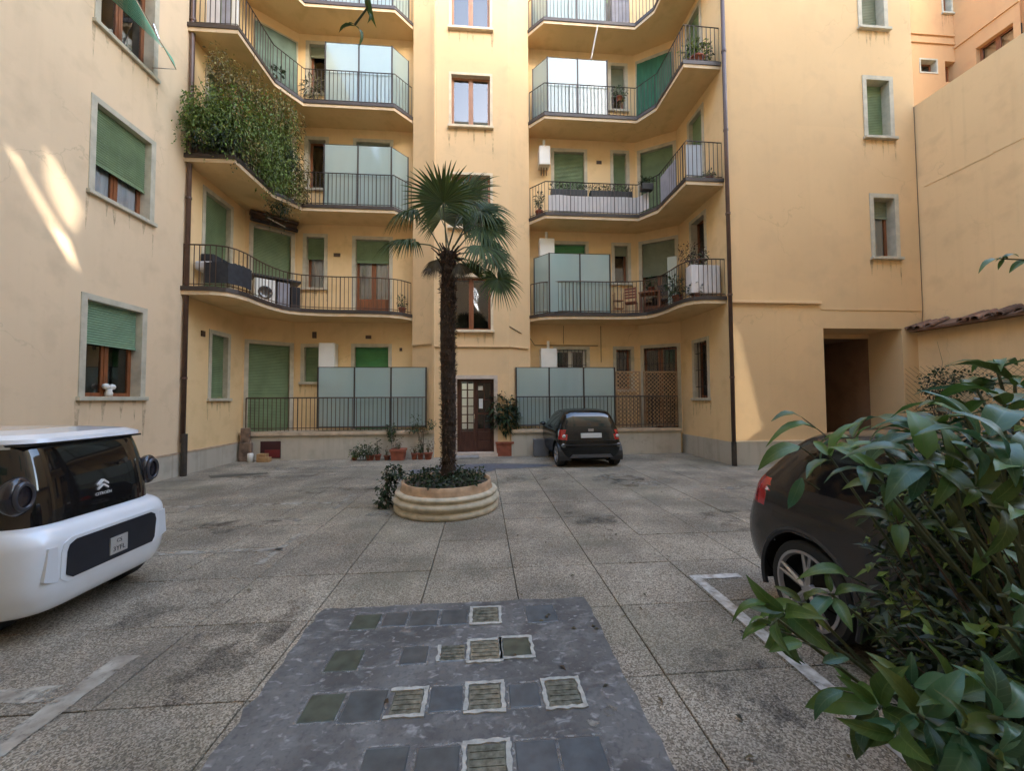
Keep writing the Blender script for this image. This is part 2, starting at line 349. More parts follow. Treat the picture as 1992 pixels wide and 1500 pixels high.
# ------------------------------------------------------------------ setting: ground
XL, XR, YM, YF, XW, YT = -6.87, 6.3, 12.3, 9.25, 11.75, 11.4
def aggregate(name, a, b, c, joint=False):
    m = bpy.data.materials.new(name); m.use_nodes = True; t = m.node_tree; p = t.nodes['Principled BSDF']
    p.inputs['Roughness'].default_value = 0.8; p.inputs['Specular IOR Level'].default_value = 0.35
    g = t.nodes.new('ShaderNodeNewGeometry')
    def N(kind, **k):
        n = t.nodes.new(kind)
        for q, v in k.items(): setattr(n, q, v)
        return n
    vo = N('ShaderNodeTexVoronoi'); vo.inputs['Scale'].default_value = 130; t.links.new(g.outputs['Position'], vo.inputs['Vector'])
    sp = N('ShaderNodeSeparateColor'); t.links.new(vo.outputs['Color'], sp.inputs[0])
    r = N('ShaderNodeValToRGB'); t.links.new(sp.outputs[0], r.inputs[0])
    e = r.color_ramp.elements; e[0].position = 0.1; e[0].color = (*b, 1); e[1].position = 0.9; e[1].color = (*c, 1)
    x = e.new(0.5); x.color = (*a, 1)
    no = N('ShaderNodeTexNoise'); no.inputs['Scale'].default_value = 1.1; no.inputs['Detail'].default_value = 7; t.links.new(g.outputs['Position'], no.inputs['Vector'])
    mr = N('ShaderNodeMapRange'); mr.inputs[1].default_value = 0.36; mr.inputs[2].default_value = 0.66; mr.inputs[3].default_value = 0.62; mr.inputs[4].default_value = 1.15
    t.links.new(no.outputs['Fac'], mr.inputs[0])
    oi = N('ShaderNodeObjectInfo'); m2 = N('ShaderNodeMapRange'); m2.inputs[3].default_value = 0.92; m2.inputs[4].default_value = 1.07
    t.links.new(oi.outputs['Random'], m2.inputs[0])
    mu = N('ShaderNodeMath', operation='MULTIPLY'); t.links.new(mr.outputs[0], mu.inputs[0]); t.links.new(m2.outputs[0], mu.inputs[1])
    # pale cement smears
    n2 = N('ShaderNodeTexNoise'); n2.inputs['Scale'].default_value = 0.9; n2.inputs['Detail'].default_value = 9; n2.inputs['Distortion'].default_value = 1.2
    mp = N('ShaderNodeMapping'); mp.inputs['Scale'].default_value = (0.7, 1.7, 1); mp.inputs['Location'].default_value = (3.1, 1.7, 0)
    t.links.new(g.outputs['Position'], mp.inputs[0]); t.links.new(mp.outputs[0], n2.inputs['Vector'])
    m3 = N('ShaderNodeMapRange'); m3.inputs[1].default_value = 0.62; m3.inputs[2].default_value = 0.74; m3.inputs[4].default_value = 0.5
    t.links.new(n2.outputs['Fac'], m3.inputs[0])
    h = N('ShaderNodeHueSaturation'); t.links.new(r.outputs[0], h.inputs['Color']); t.links.new(mu.outputs[0], h.inputs['Value'])
    mx = N('ShaderNodeMix', data_type='RGBA'); t.links.new(m3.outputs[0], mx.inputs[0]); t.links.new(h.outputs[0], mx.inputs[6]); mx.inputs[7].default_value = (0.33, 0.305, 0.25, 1)
    n4 = N('ShaderNodeTexNoise'); n4.inputs['Scale'].default_value = 0.55; n4.inputs['Detail'].default_value = 8; n4.inputs['Roughness'].default_value = .62
    mp4 = N('ShaderNodeMapping'); mp4.inputs['Location'].default_value = (7.3, 2.2, 0); t.links.new(g.outputs['Position'], mp4.inputs[0]); t.links.new(mp4.outputs[0], n4.inputs['Vector'])
    m5 = N('ShaderNodeMapRange'); m5.inputs[1].default_value = .50; m5.inputs[2].default_value = .68; m5.inputs[4].default_value = .55; t.links.new(n4.outputs['Fac'], m5.inputs[0])
    mx2 = N('ShaderNodeMix', data_type='RGBA'); t.links.new(m5.outputs[0], mx2.inputs[0]); t.links.new(mx.outputs[2], mx2.inputs[6]); mx2.inputs[7].default_value = (0.15, 0.14, 0.095, 1)
    n6 = N('ShaderNodeTexNoise'); n6.inputs['Scale'].default_value = 0.8; n6.inputs['Detail'].default_value = 8; n6.inputs['Roughness'].default_value = .65
    mp6 = N('ShaderNodeMapping'); mp6.inputs['Location'].default_value = (1.3, 9.2, 4); t.links.new(g.outputs['Position'], mp6.inputs[0]); t.links.new(mp6.outputs[0], n6.inputs['Vector'])
    m6 = N('ShaderNodeMapRange'); m6.inputs[1].default_value = .52; m6.inputs[2].default_value = .7; m6.inputs[4].default_value = .6; t.links.new(n6.outputs['Fac'], m6.inputs[0])
    mx3 = N('ShaderNodeMix', data_type='RGBA'); t.links.new(m6.outputs[0], mx3.inputs[0]); t.links.new(mx2.outputs[2], mx3.inputs[6]); mx3.inputs[7].default_value = (0.125, 0.11, 0.092, 1)
    t.links.new(mx3.outputs[2], p.inputs['Base Color'])
    bu = N('ShaderNodeBump'); bu.inputs['Strength'].default_value = 0.5; bu.inputs['Distance'].default_value = 0.004
    t.links.new(vo.outputs['Distance'], bu.inputs['Height']); bu.invert = True; t.links.new(bu.outputs[0], p.inputs['Normal'])
    return m
M_AGG = aggregate('exposed_aggregate', (0.275, 0.230, 0.168), (0.13, 0.105, 0.074), (0.47, 0.41, 0.32))
M_GROUT = mat('joint_grout', (0.075, 0.066, 0.052), 0.95, var=0.5, vscale=3, var2=(0.11, 0.10, 0.07))
M_MORTAR = mat('mortar', (0.46, 0.45, 0.40), 0.9, var=0.35, vscale=25, bump=0.5, bscale=50)
M_PAINT = mat('worn_white_paint', (0.55, 0.53, 0.48), 0.8, var=0.45, vscale=14, var2=(0.25, 0.22, 0.18))
M_PAINTF = mat('faded_paint', (0.46, 0.43, 0.36), 0.85, var=0.6, vscale=6, var2=(0.2, 0.165, 0.125))
def worn(m, scale, lo, hi, amax=1.0):
    t = m.node_tree; p = t.nodes['Principled BSDF']; out = t.nodes['Material Output']
    g_ = t.nodes.new('ShaderNodeNewGeometry'); n = t.nodes.new('ShaderNodeTexNoise'); n.inputs['Scale'].default_value = scale; n.inputs['Detail'].default_value = 9; n.inputs['Roughness'].default_value = .68
    t.links.new(g_.outputs['Position'], n.inputs['Vector'])
    r = t.nodes.new('ShaderNodeMapRange'); r.inputs[1].default_value = lo; r.inputs[2].default_value = hi; r.inputs[4].default_value = amax; t.links.new(n.outputs['Fac'], r.inputs[0])
    tr = t.nodes.new('ShaderNodeBsdfTransparent'); mx = t.nodes.new('ShaderNodeMixShader')
    t.links.new(r.outputs[0], mx.inputs[0]); t.links.new(tr.outputs[0], mx.inputs[1]); t.links.new(p.outputs[0], mx.inputs[2]); t.links.new(mx.outputs[0], out.inputs[0])
worn(M_PAINT, 9, .30, .42); worn(M_PAINTF, 7, .34, .52, .85)
M_CEM = mat('cement_smear', (0.33, 0.31, 0.27), 0.85, var=0.5, vscale=7, var2=(0.21, 0.18, 0.14)); worn(M_CEM, 5, .44, .6, .85)
g = MB(); g.face([(-40, -40, -0.05), (60, -40, -0.05), (60, 60, -0.05), (-40, 60, -0.05)])
gr = g.build('ground', M_GROUT); tag(gr, 'grey courtyard ground under the paving', kind='structure')
pv = MB()
PX0, PDX, PY0, PDY = 1.94, 0.82, 4.70, 0.788
xl, xr_, yl, yh = PX0 - 11 * PDX, PX0 + 6 * PDX, PY0 - 5 * PDY, PY0 + 6 * PDY
for x0, x1, y0, y1 in ((-8, xl, -4, 13), (xr_, 14, -4, 13), (xl, xr_, -4, yl), (xl, xr_, yh, 13)):
    pv.face([(x0, y0, 0), (x1, y0, 0), (x1, y1, 0), (x0, y1, 0)])
pave = pv.build('pavement', M_AGG); tag(pave, 'courtyard pavement of square exposed aggregate slabs', kind='structure')
def slabmesh():
    b = MB(); w, d, e = PDX / 2 - 0.004, PDY / 2 - 0.004, 0.004
    lo = [(-w, -d, -0.04), (w, -d, -0.04), (w, d, -0.04), (-w, d, -0.04)]
    mi = [(x, y, -e) for x, y, z in lo]
    hi = [(x - math.copysign(e, x), y - math.copysign(e, y), 0) for x, y, z in lo]
    fs = [(8, 9, 10, 11)]
    for a in (0, 4): fs += [(a + k, a + (k + 1) % 4, a + 4 + (k + 1) % 4, a + 4 + k) for k in range(4)]
    b.idx(lo + mi + hi, fs); return b
s0 = slabmesh().build('slab', M_AGG, pave); first = True
for i in range(-11, 6):
    for j in range(-5, 6):
        o = s0 if first else s0.copy()
        if not first: COL.objects.link(o)
        first = False
        o.location = (PX0 + (i + 0.5) * PDX, PY0 + (j + 0.5) * PDY, U(-0.004, 0.0)); o.rotation_euler = (U(-0.003, 0.003), U(-0.003, 0.003), 0)

# painted lines, bitumen strips, cement smears (thin sheets)
def sheet(name, poly, z, m, label):
    b = MB(); b.face([(x, y, z) for x, y in poly]); return tag(b.build(name, m), label, kind='structure')
b = MB()
def rag(x0, x1, y0, y1, z=0.004, n=14, e=0.008):
    """a strip with a ragged outline"""
    pts = []
    if x1 - x0 < y1 - y0:
        ys = [y0 + (y1 - y0) * k / n for k in range(n + 1)]
        pts = [(x0 + U(-e, e), y) for y in ys] + [(x1 + U(-e, e), y) for y in reversed(ys)][0:]
        pts = [(x1 + U(-e, e), y) for y in ys] + [(x0 + U(-e, e), y) for y in reversed(ys)]
    else:
        xs = [x0 + (x1 - x0) * k / n for k in range(n + 1)]
        pts = [(x, y0 + U(-e, e)) for x in xs] + [(x, y1 + U(-e, e)) for x in reversed(xs)]
    return [(x, y, z) for x, y in pts]
b.face(rag(1.955, 2.055, 0.6, 3.58)); b.face(rag(2.055, 2.45, 3.50, 3.58, n=6))
tag(b.build('painted_line', M_PAINT), 'white painted parking bay corner beside the dark car', kind='structure')
b = MB()
for y in (4.56, 6.55): b.face(rag(-6.4, -2.25, y, y + 0.09, n=24, e=0.015))
b.face(rag(-2.36, -2.28, 4.2, 5.1)); b.face(rag(-2.36, -2.28, 6.2, 7.1)); b.face(rag(-2.43, -2.29, 1.95, 2.8)); b.face(rag(-4.6, -2.45, 2.42, 2.54, n=16))
tag(b.build('painted_line', M_PAINTF), 'faded parking bay lines on the left of the court', kind='structure')
def blob(cx, cy, rx, ry, z=0.004, n=22, w=0.25):
    ph = [U(0, 6.28) for _ in range(4)]
    return [(cx + rx * math.cos(a) * (1 + w * math.sin(3 * a + ph[0]) + w * .5 * math.sin(7 * a + ph[1])),
             cy + ry * math.sin(a) * (1 + w * math.sin(2 * a + ph[2]) + w * .5 * math.sin(5 * a + ph[3])), z) for a in (6.2832 * k / n for k in range(n))]
b = MB()
for px, py, rx, ry in ((1262, 940, .25, .28), (1180, 928, .3, .12), (1165, 934, .18, .1), (1430, 950, .3, .12), (548, 912, .5, .2), (640, 910, 1.0, .14), (560, 1012, .22, .1), (740, 1000, .15, .2), (640, 925, .2, .1)):
    c = onZ(px, py, 0); b.face(blob(c.x, c.y, rx, ry, w=0.3))
tag(b.build('cement_patch', M_CEM), 'pale cement smears on the slabs near the plinth', kind='structure')
M_OIL = mat('oil_stain', (0.05, 0.045, 0.04), 0.5); worn(M_OIL, 3.5, .46, .66, .55)
b = MB()
for cx, cy, rx, ry in ((-3.6, 5.6, .6, .35), (-2.9, 7.6, .7, .3), (2.9, 7.9, .5, .5), (1.5, 5.3, .35, .5), (3.6, 5.2, .6, .4), (-1.7, 2.9, .3, .5), (1.5, 2.2, .25, .45), (-4.6, 8.9, .8, .3), (0.9, 8.2, .5, .3), (-2.6, 3.4, .35, .25)):
    b.face(blob(cx, cy, rx, ry, z=0.002, w=.3))
tag(b.build('oil_stain', M_OIL), 'dark old stains on the courtyard slabs', kind='structure')
M_BIT = mat('bitumen', (0.085, 0.088, 0.10), 0.5, spec=0.4, var=0.6, vscale=9, var2=(0.15, 0.15, 0.17), bump=0.5, bscale=22)
b = MB(); b.face(blob(0.1, 9.75, 1.5, 0.42, w=0.12)); b.face(blob(-0.8, 9.2, 1.0, 0.5, z=0.008, w=0.1))
tag(b.build('bitumen_patch', M_BIT), 'dark bitumen patch on the paving before the street door', kind='structure')
b = MB(); q = [onZ(*p, 0) for p in ((405, 926), (520, 920), (525, 922), (410, 931))]; b.face([(p.x, p.y, 0.004) for p in q])
tag(b.build('drain_slot', M_GROUT), 'dark open joint near the left plinth', kind='structure')

M_CEM2 = mat('worn_mortar', (0.33, 0.32, 0.30), 0.9); worn(M_CEM2, 14, .46, .6, .75)
# glass-block pavement light in its bitumen sheet
pl = thing('pavement_light', (-0.2, 2.2, 0), 'dark bitumen covered pavement light with glass blocks, set in the slabs in front', 'skylight')
bm_ = MB(); xs0, xs1, ya, yb = -1.30, 0.87, 0.9, 3.27
n = 26; top = []
pts = [(xs0 + U(-.02, .02), ya + (yb - ya) * k / n) for k in range(n, -1, -1)] + [(xs0 + (xs1 - xs0) * k / n, ya) for k in range(1, n)]
pts += [(xs1 + U(-.015, .015), ya + (yb - ya) * k / n) for k in range(n + 1)] + [(xs1 - (xs1 - xs0) * k / n, yb + U(-.012, .012)) for k in range(1, n)]
bm_.prism(pts, -0.02, 0.006)
def bitmat():
    m = mat('bitumen_sheet', (0.10, 0.10, 0.118), 0.6, spec=0.25, bump=0.7, bscale=16)
    t = m.node_tree; p = t.nodes['Principled BSDF']; geo = [n for n in t.nodes if n.type == 'NEW_GEOMETRY'][0]
    cur = None
    def noise(sc, det, dist, st=(1, 1, 1)):
        mp = t.nodes.new('ShaderNodeMapping'); mp.inputs['Scale'].default_value = st; t.links.new(geo.outputs['Position'], mp.inputs[0])
        n = t.nodes.new('ShaderNodeTexNoise'); n.inputs['Scale'].default_value = sc; n.inputs['Detail'].default_value = det; n.inputs['Distortion'].default_value = dist
        t.links.new(mp.outputs[0], n.inputs['Vector']); return n.outputs['Fac']
    def mr(f, a, b, c):
        n = t.nodes.new('ShaderNodeMapRange'); n.inputs[1].default_value = a; n.inputs[2].default_value = b; n.inputs[4].default_value = c; t.links.new(f, n.inputs[0]); return n.outputs[0]
    def mix(f, a, b):
        n = t.nodes.new('ShaderNodeMix'); n.data_type = 'RGBA'; t.links.new(f, n.inputs[0])
        for s, i in ((a, 6), (b, 7)):
            if isinstance(s, tuple): n.inputs[i].default_value = (*s, 1)
            else: t.links.new(s, n.inputs[i])
        return n.outputs[2]
    c = mix(mr(noise(1.6, 8, 0.6), 0.4, 0.62, 1), (0.088, 0.083, 0.078), (0.148, 0.143, 0.135))
    c = mix(mr(noise(6, 10, 0.5, (1, 1.6, 1)), 0.52, 0.70, 0.7), c, (0.215, 0.21, 0.20))
    c = mix(mr(noise(15, 10, 0.6, (1, 1.5, 1)), 0.58, 0.70, 0.75), c, (0.33, 0.325, 0.315))
    c = mix(mr(noise(38, 6, 0.4), 0.50, 0.72, 0.5), c, (0.05, 0.05, 0.055))
    t.links.new(c, p.inputs['Base Color']); return m
M_BITS = bitmat()
bm_.build('bitumen_sheet', M_BITS, pl)
for px, py, r in ((1185, 1387, .045), (1155, 1412, .035)):
    c = onZ(px, py, 0); b = MB(); b.face(blob(c.x, c.y, r, r * .7, z=0.0085, w=0.3)); b.build('mortar_spot', M_CEM, pl)
M_BLK = [mat('glass_block_slate', (0.09, 0.098, 0.10), 0.3, var=0.4, vscale=12), mat('glass_block_green', (0.085, 0.095, 0.07), 0.35, var=0.5, vscale=12),
         mat('glass_block_clear', (0.075, 0.075, 0.058), 0.12, var=0.9, vscale=30, var2=(0.20, 0.20, 0.16), coat=0.6), mat('glass_block_blue', (0.095, 0.11, 0.122), 0.3, var=0.4, vscale=12)]
BL = [(685, 737, 1200, 1225, 1, 0), (745, 792, 1193, 1222, 0, 0), (797, 852, 1190, 1220, 0, 0), (858, 910, 1188, 1218, 0, 0), (919, 970, 1187, 1212, 2, 1), (1023, 1082, 1180, 1212, 3, 0),
      (640, 702, 1268, 1308, 1, 0), (780, 832, 1260, 1295, 0, 0), (857, 905, 1256, 1290, 2, 2), (914, 972, 1250, 1286, 2, 1), (977, 1032, 1246, 1278, 1, 1),
      (592, 662, 1355, 1405, 1, 0), (670, 748, 1352, 1400, 0, 0), (762, 822, 1345, 1394, 2, 2), (836, 900, 1338, 1386, 3, 0), (911, 975, 1332, 1386, 2, 1), (990, 1050, 1330, 1380, 3, 0), (1063, 1128, 1328, 1374, 2, 1),
      (700, 790, 1466, 1530, 0, 0), (805, 893, 1462, 1530, 0, 0), (907, 987, 1455, 1520, 2, 1), (1003, 1088, 1448, 1515, 3, 0), (1090, 1180, 1444, 1510, 3, 0)]
for x0, x1, y0, y1, k, mo in BL:
    a = onZ((x0 + x1) / 2, (y0 + y1) / 2, 0); l = onZ(x0, (y0 + y1) / 2, 0); t_ = onZ((x0 + x1) / 2, y0, 0)
    hw = abs(a.x - l.x); hd = min(abs(t_.y - a.y), hw * 1.15); hd = hw
    b = MB(); e = 0.008
    lo = [(a.x - hw, a.y - hd, 0.004), (a.x + hw, a.y - hd, 0.004), (a.x + hw, a.y + hd, 0.004), (a.x - hw, a.y + hd, 0.004)]
    zt = 0.0095
    hi = [(x - math.copysign(e, x - a.x), y - math.copysign(e, y - a.y), zt) for x, y, z in lo]
    b.idx(lo + hi, [(4, 5, 6, 7)] + [(i, (i + 1) % 4, 4 + (i + 1) % 4, 4 + i) for i in range(4)])
    if k == 2:
        for q in range(1, 5):   # ribs of the glass
            y = a.y - hd + 2 * hd * q / 5; b.box(a.x - hw * .85, a.x + hw * .85, y - .004, y + .004, 0.008, 0.0125)
    blk = b.build('glass_block', M_BLK[k], pl)
    if mo:
        b = MB(); w = 0.022
        for sx0, sx1, sy0, sy1 in ((-hw - w, hw + w, -hd - w, -hd), (-hw - w, hw + w, hd, hd + w), (-hw - w, -hw, -hd, hd), (hw, hw + w, -hd, hd)):
            if mo == 2 and R() < 0.5: continue
            p0 = rag(a.x + sx0, a.x + sx1, a.y + sy0, a.y + sy1, 0.014, 8, 0.006)
            nn = len(p0); b.idx([(x, y, 0.006) for x, y, z in p0] + p0, [tuple(range(nn, 2 * nn))] + [(i, (i + 1) % nn, nn + (i + 1) % nn, nn + i) for i in range(nn)])
        if b.v: b.build('mortar_frame', M_MORTAR, blk)
    else:
        b = MB(); w = 0.013
        for sx0, sx1, sy0, sy1 in ((-hw - w, hw + w, -hd - w, -hd), (-hw - w, hw + w, hd, hd + w), (-hw - w, -hw, -hd, hd), (hw, hw + w, -hd, hd)):
            b.face(rag(a.x + sx0, a.x + sx1, a.y + sy0, a.y + sy1, 0.0085, 6, 0.003))
        b.build('mortar_edge', M_CEM2, blk)

M_STREAK = mat('rain_streak', (0.30, 0.21, 0.13), .9); worn(M_STREAK, 6, .40, .70, .5)
# ------------------------------------------------------------------ the apartment building
bld = thing('apartment_building', (0, 12, 0), 'ochre rendered courtyard apartment building with green shutters and rows of balconies', 'building')
WL0 = WF((XL, -3.5), (XL, 9.33), M_LEFT)
WL1 = WF((XL, 9.33), (XL, 11.5), M_YEL)
WDL = WF((XL, 11.5), (-5.83, YM), M_YEL)
WML = WF((-5.83, YM), (-2.15, YM), M_YEL)
WT0 = WF((-2.15, YM), (-2.15, 11.9), M_TOW)
WT1 = WF((-2.15, 11.9), (-1.40, 11.45), M_TOW)
WTF = WF((-1.40, 11.45), (0.80, 11.45), M_TOW)
WT2 = WF((0.80, 11.45), (1.5, 11.87), M_TOW)
WT3 = WF((1.5, 11.87), (1.5, YM), M_TOW)
WMR = WF((1.5, YM), (5.17, YM), M_YEL)
WDR = WF((5.17, YM), (XR, 11.62), M_YEL)
WR1 = WF((XR, 11.62), (XR, YF), M_YEL)
WRF = WF((XR, YF), (XW, YF), M_RIGHT)
WALLS = [WL0, WL1, WDL, WML, WT0, WT1, WTF, WT2, WT3, WMR, WDR, WR1, WRF]

def shutter_mesh(wf, s0, s1, z0, z1, d, m, parent, name='roller_shutter'):
    b = MW(wf); P = wf.at; h = 0.045; n = max(1, int((z1 - z0) / h)); h = (z1 - z0) / n
    for i in range(n):
        a = z1 - i * h; c = a - h; bow = 0.007
        prof = [(d - 0.01, a), (d + bow, a - h * .25), (d + bow, a - h * .7), (d - 0.008, c)]
        for k in range(3):
            (d0, za), (d1, zb) = prof[k], prof[k + 1]
            b.face([P(s0, d1, zb), P(s1, d1, zb), P(s1, d0, za), P(s0, d0, za)])
    b.wb(s0, s1, d - 0.012, d + 0.02, z0 - 0.035, z0)
    return b.build(name, m, parent)
def sash(wf, s0, s1, z0, z1, d, m, parent, leaves=2, curtain=False, panel=0.0, tr=0.0, fw=0.07, glass=None):
    b = MW(wf); w = (s1 - s0) / leaves
    for k in range(leaves):
        a, c = s0 + k * w, s0 + (k + 1) * w
        b.wb(a, a + fw, d - 0.04, d, z0, z1); b.wb(c - fw, c, d - 0.04, d, z0, z1)
        b.wb(a + fw, c - fw, d - 0.04, d - .002, z1 - fw, z1)
        b.wb(a + fw, c - fw, d - 0.04, d - .002, z0, z0 + fw + panel)
        if panel: b.wb(a + fw * 1.5, c - fw * 1.5, d - 0.002, d + 0.008, z0 + fw, z0 + panel)
        if tr: b.wb(a + fw, c - fw, d - 0.035, d - .003, z0 + (z1 - z0) * tr, z0 + (z1 - z0) * tr + fw * .6)
    for k in range(leaves - 1):
        a = s0 + (k + 1) * w; b.wb(a - 0.02, a + 0.02, d, d + 0.012, z0, z1)
    b.build('sash', m, parent)
    for k in range(leaves):
        a, c = s0 + k * w, s0 + (k + 1) * w
        g_ = MW(wf); g_.wq(a + fw, c - fw, d - 0.02, z0 + fw + panel, z1 - fw); g_.build('pane', glass or M_GLASS, parent)
        if curtain:
            g_ = MW(wf); nn = 14; P = wf.at
            for i in range(nn):
                x0, x1 = a + fw * .6 + (w - fw * 1.2) * i / nn, a + fw * .6 + (w - fw * 1.2) * (i + 1) / nn
                dd = d - 0.045
                g_.face([P(x0, dd + .012 * math.sin(i * 1.9), z0 + .03), P(x1, dd + .012 * math.sin(i * 1.9 + 1.9), z0 + .03), P(x1, dd + .012 * math.sin(i * 1.9 + 1.9), z1 - .03), P(x0, dd + .012 * math.sin(i * 1.9), z1 - .03)])
            g_.build('curtain', M_CURT, parent, smooth=True)
def win(wf, p0=None, p1=None, rect=None, shut=1.0, sm=None, wm=None, leaves=2, curtain=False, surround=0.10, sill=True, grille=False,
        depth=0.20, panel=0.0, floor=None, label=None, name='window', tr=0.0, trim=None, sillw=0.07, glass=None, shd=None):
    if rect: s0, s1, z0, z1 = rect
    else:
        s0, z1 = wf.px(*p0); s1, z0 = wf.px(*p1)
    if floor is not None: z0 = floor
    wf.op.append((s0, s1, z0, z1, depth))
    trim = trim or M_TRIM
    b = MW(wf); f = surround; e = 0.018
    if f:
        b.wb(s0 - f, s0 + .002, -0.01, e, z0 - (0 if sill else f), z1 + f); b.wb(s1 - .002, s1 + f, -0.01, e, z0 - (0 if sill else f), z1 + f); b.wb(s0 + .002, s1 - .002, -0.01, e, z1 - .002, z1 + f)
        if not sill and floor is None: b.wb(s0 + .002, s1 - .002, -0.01, e, z0 - f, z0 + .002)
        # reveals
        b.wb(s0, s0 + .006, -depth + .01, e - .003, z0, z1); b.wb(s1 - .006, s1, -depth + .01, e - .003, z0, z1); b.wb(s0 + .006, s1 - .006, -depth + .01, e - .003, z1 - .006, z1)
    else: b.wb(s0, s1, -depth - .3, -depth - .295, z0, z1)
    w = b.build(name, trim, bld)
    if label: w['label'] = label
    if sill:
        b = MW(wf); b.wb(s0 - f - 0.03, s1 + f + 0.03, -depth, sillw, z0 - 0.075, z0 - .001); b.build('sill', trim, w, bevel=0.008)
        b = MW(wf)
        for k in range(6):
            x = s0 - f + (s1 - s0 + 2 * f) * ((k + U(-.3, .3)) / 5 if 0 < k < 5 else k / 5); q = U(.02, .06); l = U(.25, .85) * (1.2 if k in (0, 5) else .7)
            b.face([wf.at(x - q, .003, z0 - .076), wf.at(x + U(-.02, .02), .003, z0 - .076 - l), wf.at(x + q, .003, z0 - .076)])
        b.build('rain_streak', M_STREAK, w)['kind'] = 'stuff'
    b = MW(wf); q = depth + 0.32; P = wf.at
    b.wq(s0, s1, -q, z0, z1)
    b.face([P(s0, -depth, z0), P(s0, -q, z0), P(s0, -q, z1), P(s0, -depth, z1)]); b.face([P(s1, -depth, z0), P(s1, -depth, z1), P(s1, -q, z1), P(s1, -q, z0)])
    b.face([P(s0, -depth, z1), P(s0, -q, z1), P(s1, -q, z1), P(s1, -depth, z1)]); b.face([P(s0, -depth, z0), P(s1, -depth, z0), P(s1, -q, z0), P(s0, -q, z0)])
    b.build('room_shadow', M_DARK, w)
    zs = z1 - (z1 - z0) * shut
    if shut > 0: shutter_mesh(wf, s0 + .012, s1 - .012, max(zs, z0 + .04), z1, -(shd or depth * .55), sm or M_SHUT, w)
    if shut < 0.97: sash(wf, s0 + .006, s1 - .006, z0, z1, -depth + .02, wm or M_WOOD, w, leaves, curtain, panel, tr, glass=glass)
    if grille:
        b = MW(wf); n = max(2, int((s1 - s0) / 0.12))
        for i in range(1, n):
            x = s0 + (s1 - s0) * i / n; b.wb(x - .008, x + .008, -0.05, -0.034, z0, z1)
        for k in (0.2, 0.5, 0.8):
            z = z0 + (z1 - z0) * k; b.wb(s0, s1, -0.054, -0.03, z - .008, z + .008)
        b.build('window_grille', M_IRON, w)
    return w

# left wing
win(WL0, (169, 581), (272, 772), shut=0.43, sm=M_SHUT3, wm=M_WOOD, tr=0.0, label='ground floor window of the left wing, mint shutter half down')
win(WL0, (188, 198), (290, 430), shut=0.63, curtain=True, wm=M_WOOD)
w3 = win(WL0, rect=(7.2 + 3.5, 8.31 + 3.5, 8.52, 10.4), shut=0.0, wm=M_WOOD)
for k, o in enumerate(((3.2, 4.3),)):
    for z in (1.8, 5.43, 8.52): win(WL0, rect=(o[0] + 3.5 - 1.5, o[1] + 3.5 - 1.5, z, z + 1.65), shut=0.6)
# recess, left wall and diagonal
FZ = (0.75, 4.32, 7.43, 10.57, 13.63)
win(WL1, (412, 649), (441, 775), shut=1.0, sm=M_SHUT, sill=True)
for i, z1 in ((1, 6.95), (2, 10.05), (3, 13.15)): win(WL1, rect=(0.57, 1.52, FZ[i], z1), shut=1.0, sill=False, floor=FZ[i], sm=M_SHUT)
win(WDL, (484, 667), (563, 780), shut=1.0, floor=FZ[0], sill=False, sm=M_SHUT)
sA, zA = WDL.px(493, 440); sB, zB = WDL.px(567, 455)
for i in (1, 2, 3): win(WDL, rect=(sA, sB, FZ[i], zA + 3.1 * (i - 1)), shut=1.0, floor=FZ[i], sill=False, sm=M_SHUT)
# main wall, left flat
win(WML, rect=(0.30, 0.87, 2.27, 3.36), shut=1.0, sm=M_SHUT)
win(WML, rect=(1.82, 2.87, FZ[0], 3.37), shut=1.0, sm=M_SHUT2, floor=FZ[0], sill=False)
win(WML, rect=(0.32, 0.87, 5.23, 6.85), shut=0.40, sm=M_SHUT, leaves=1, curtain=True)
win(WML, rect=(1.82, 2.88, FZ[1], 6.81), shut=0.28, sm=M_SHUT, curtain=True, panel=0.55, floor=FZ[1], sill=False)
win(WML, rect=(0.32, 0.87, 8.40, 9.99), shut=0.0, leaves=1)
win(WML, rect=(1.82, 2.88, FZ[2], 9.99), shut=0.4, sm=M_SHUTG, panel=0.4, floor=FZ[2], sill=False)
win(WML, rect=(0.32, 0.87, 11.5, 13.13), shut=0.2, sm=M_SHUTG, leaves=1)
win(WML, rect=(1.82, 2.88, FZ[3], 13.1), shut=0.5, sm=M_SHUTG, panel=0.4, floor=FZ[3], sill=False)
win(WML, rect=(0.32, 2.88, FZ[4], 16.2), shut=0.4, sm=M_SHUT, floor=FZ[4], sill=False)
# stair tower windows
for z in (3.78, 6.92, 10.05, 13.15):
    win(WTF, rect=(0.47, 1.66, z, z + 1.62), shut=0.0, wm=M_WOODL if z > 6 else M_WOOD, surround=0.07, trim=M_CREAM, depth=0.14, sillw=0.1)
# main wall, right flat
win(WMR, rect=(0.91, 1.92, FZ[0], 3.32), shut=0.0, grille=True, wm=M_WHITE, leaves=2, floor=FZ[0], sill=False)
win(WMR, rect=(2.91, 3.42, 2.0, 3.33), shut=0.0, grille=True, wm=M_WOOD, leaves=1)
win(WMR, rect=(0.86, 1.93, FZ[1], 6.83), shut=0.8, sm=M_SHUT2, floor=FZ[1], sill=False)
win(WMR, rect=(2.91, 3.37, 5.55, 6.82), shut=0.22, sm=M_SHUTG, leaves=1)
win(WMR, rect=(0.89, 1.92, FZ[2], 9.97), shut=1.0, sm=M_SHUT, floor=FZ[2], sill=False)
win(WMR, rect=(2.91, 3.37, 8.4, 9.99), shut=1.0, sm=M_SHUT)
win(WMR, rect=(0.89, 1.92, FZ[3], 13.06), shut=0.5, sm=M_SHUT, floor=FZ[3], sill=False)
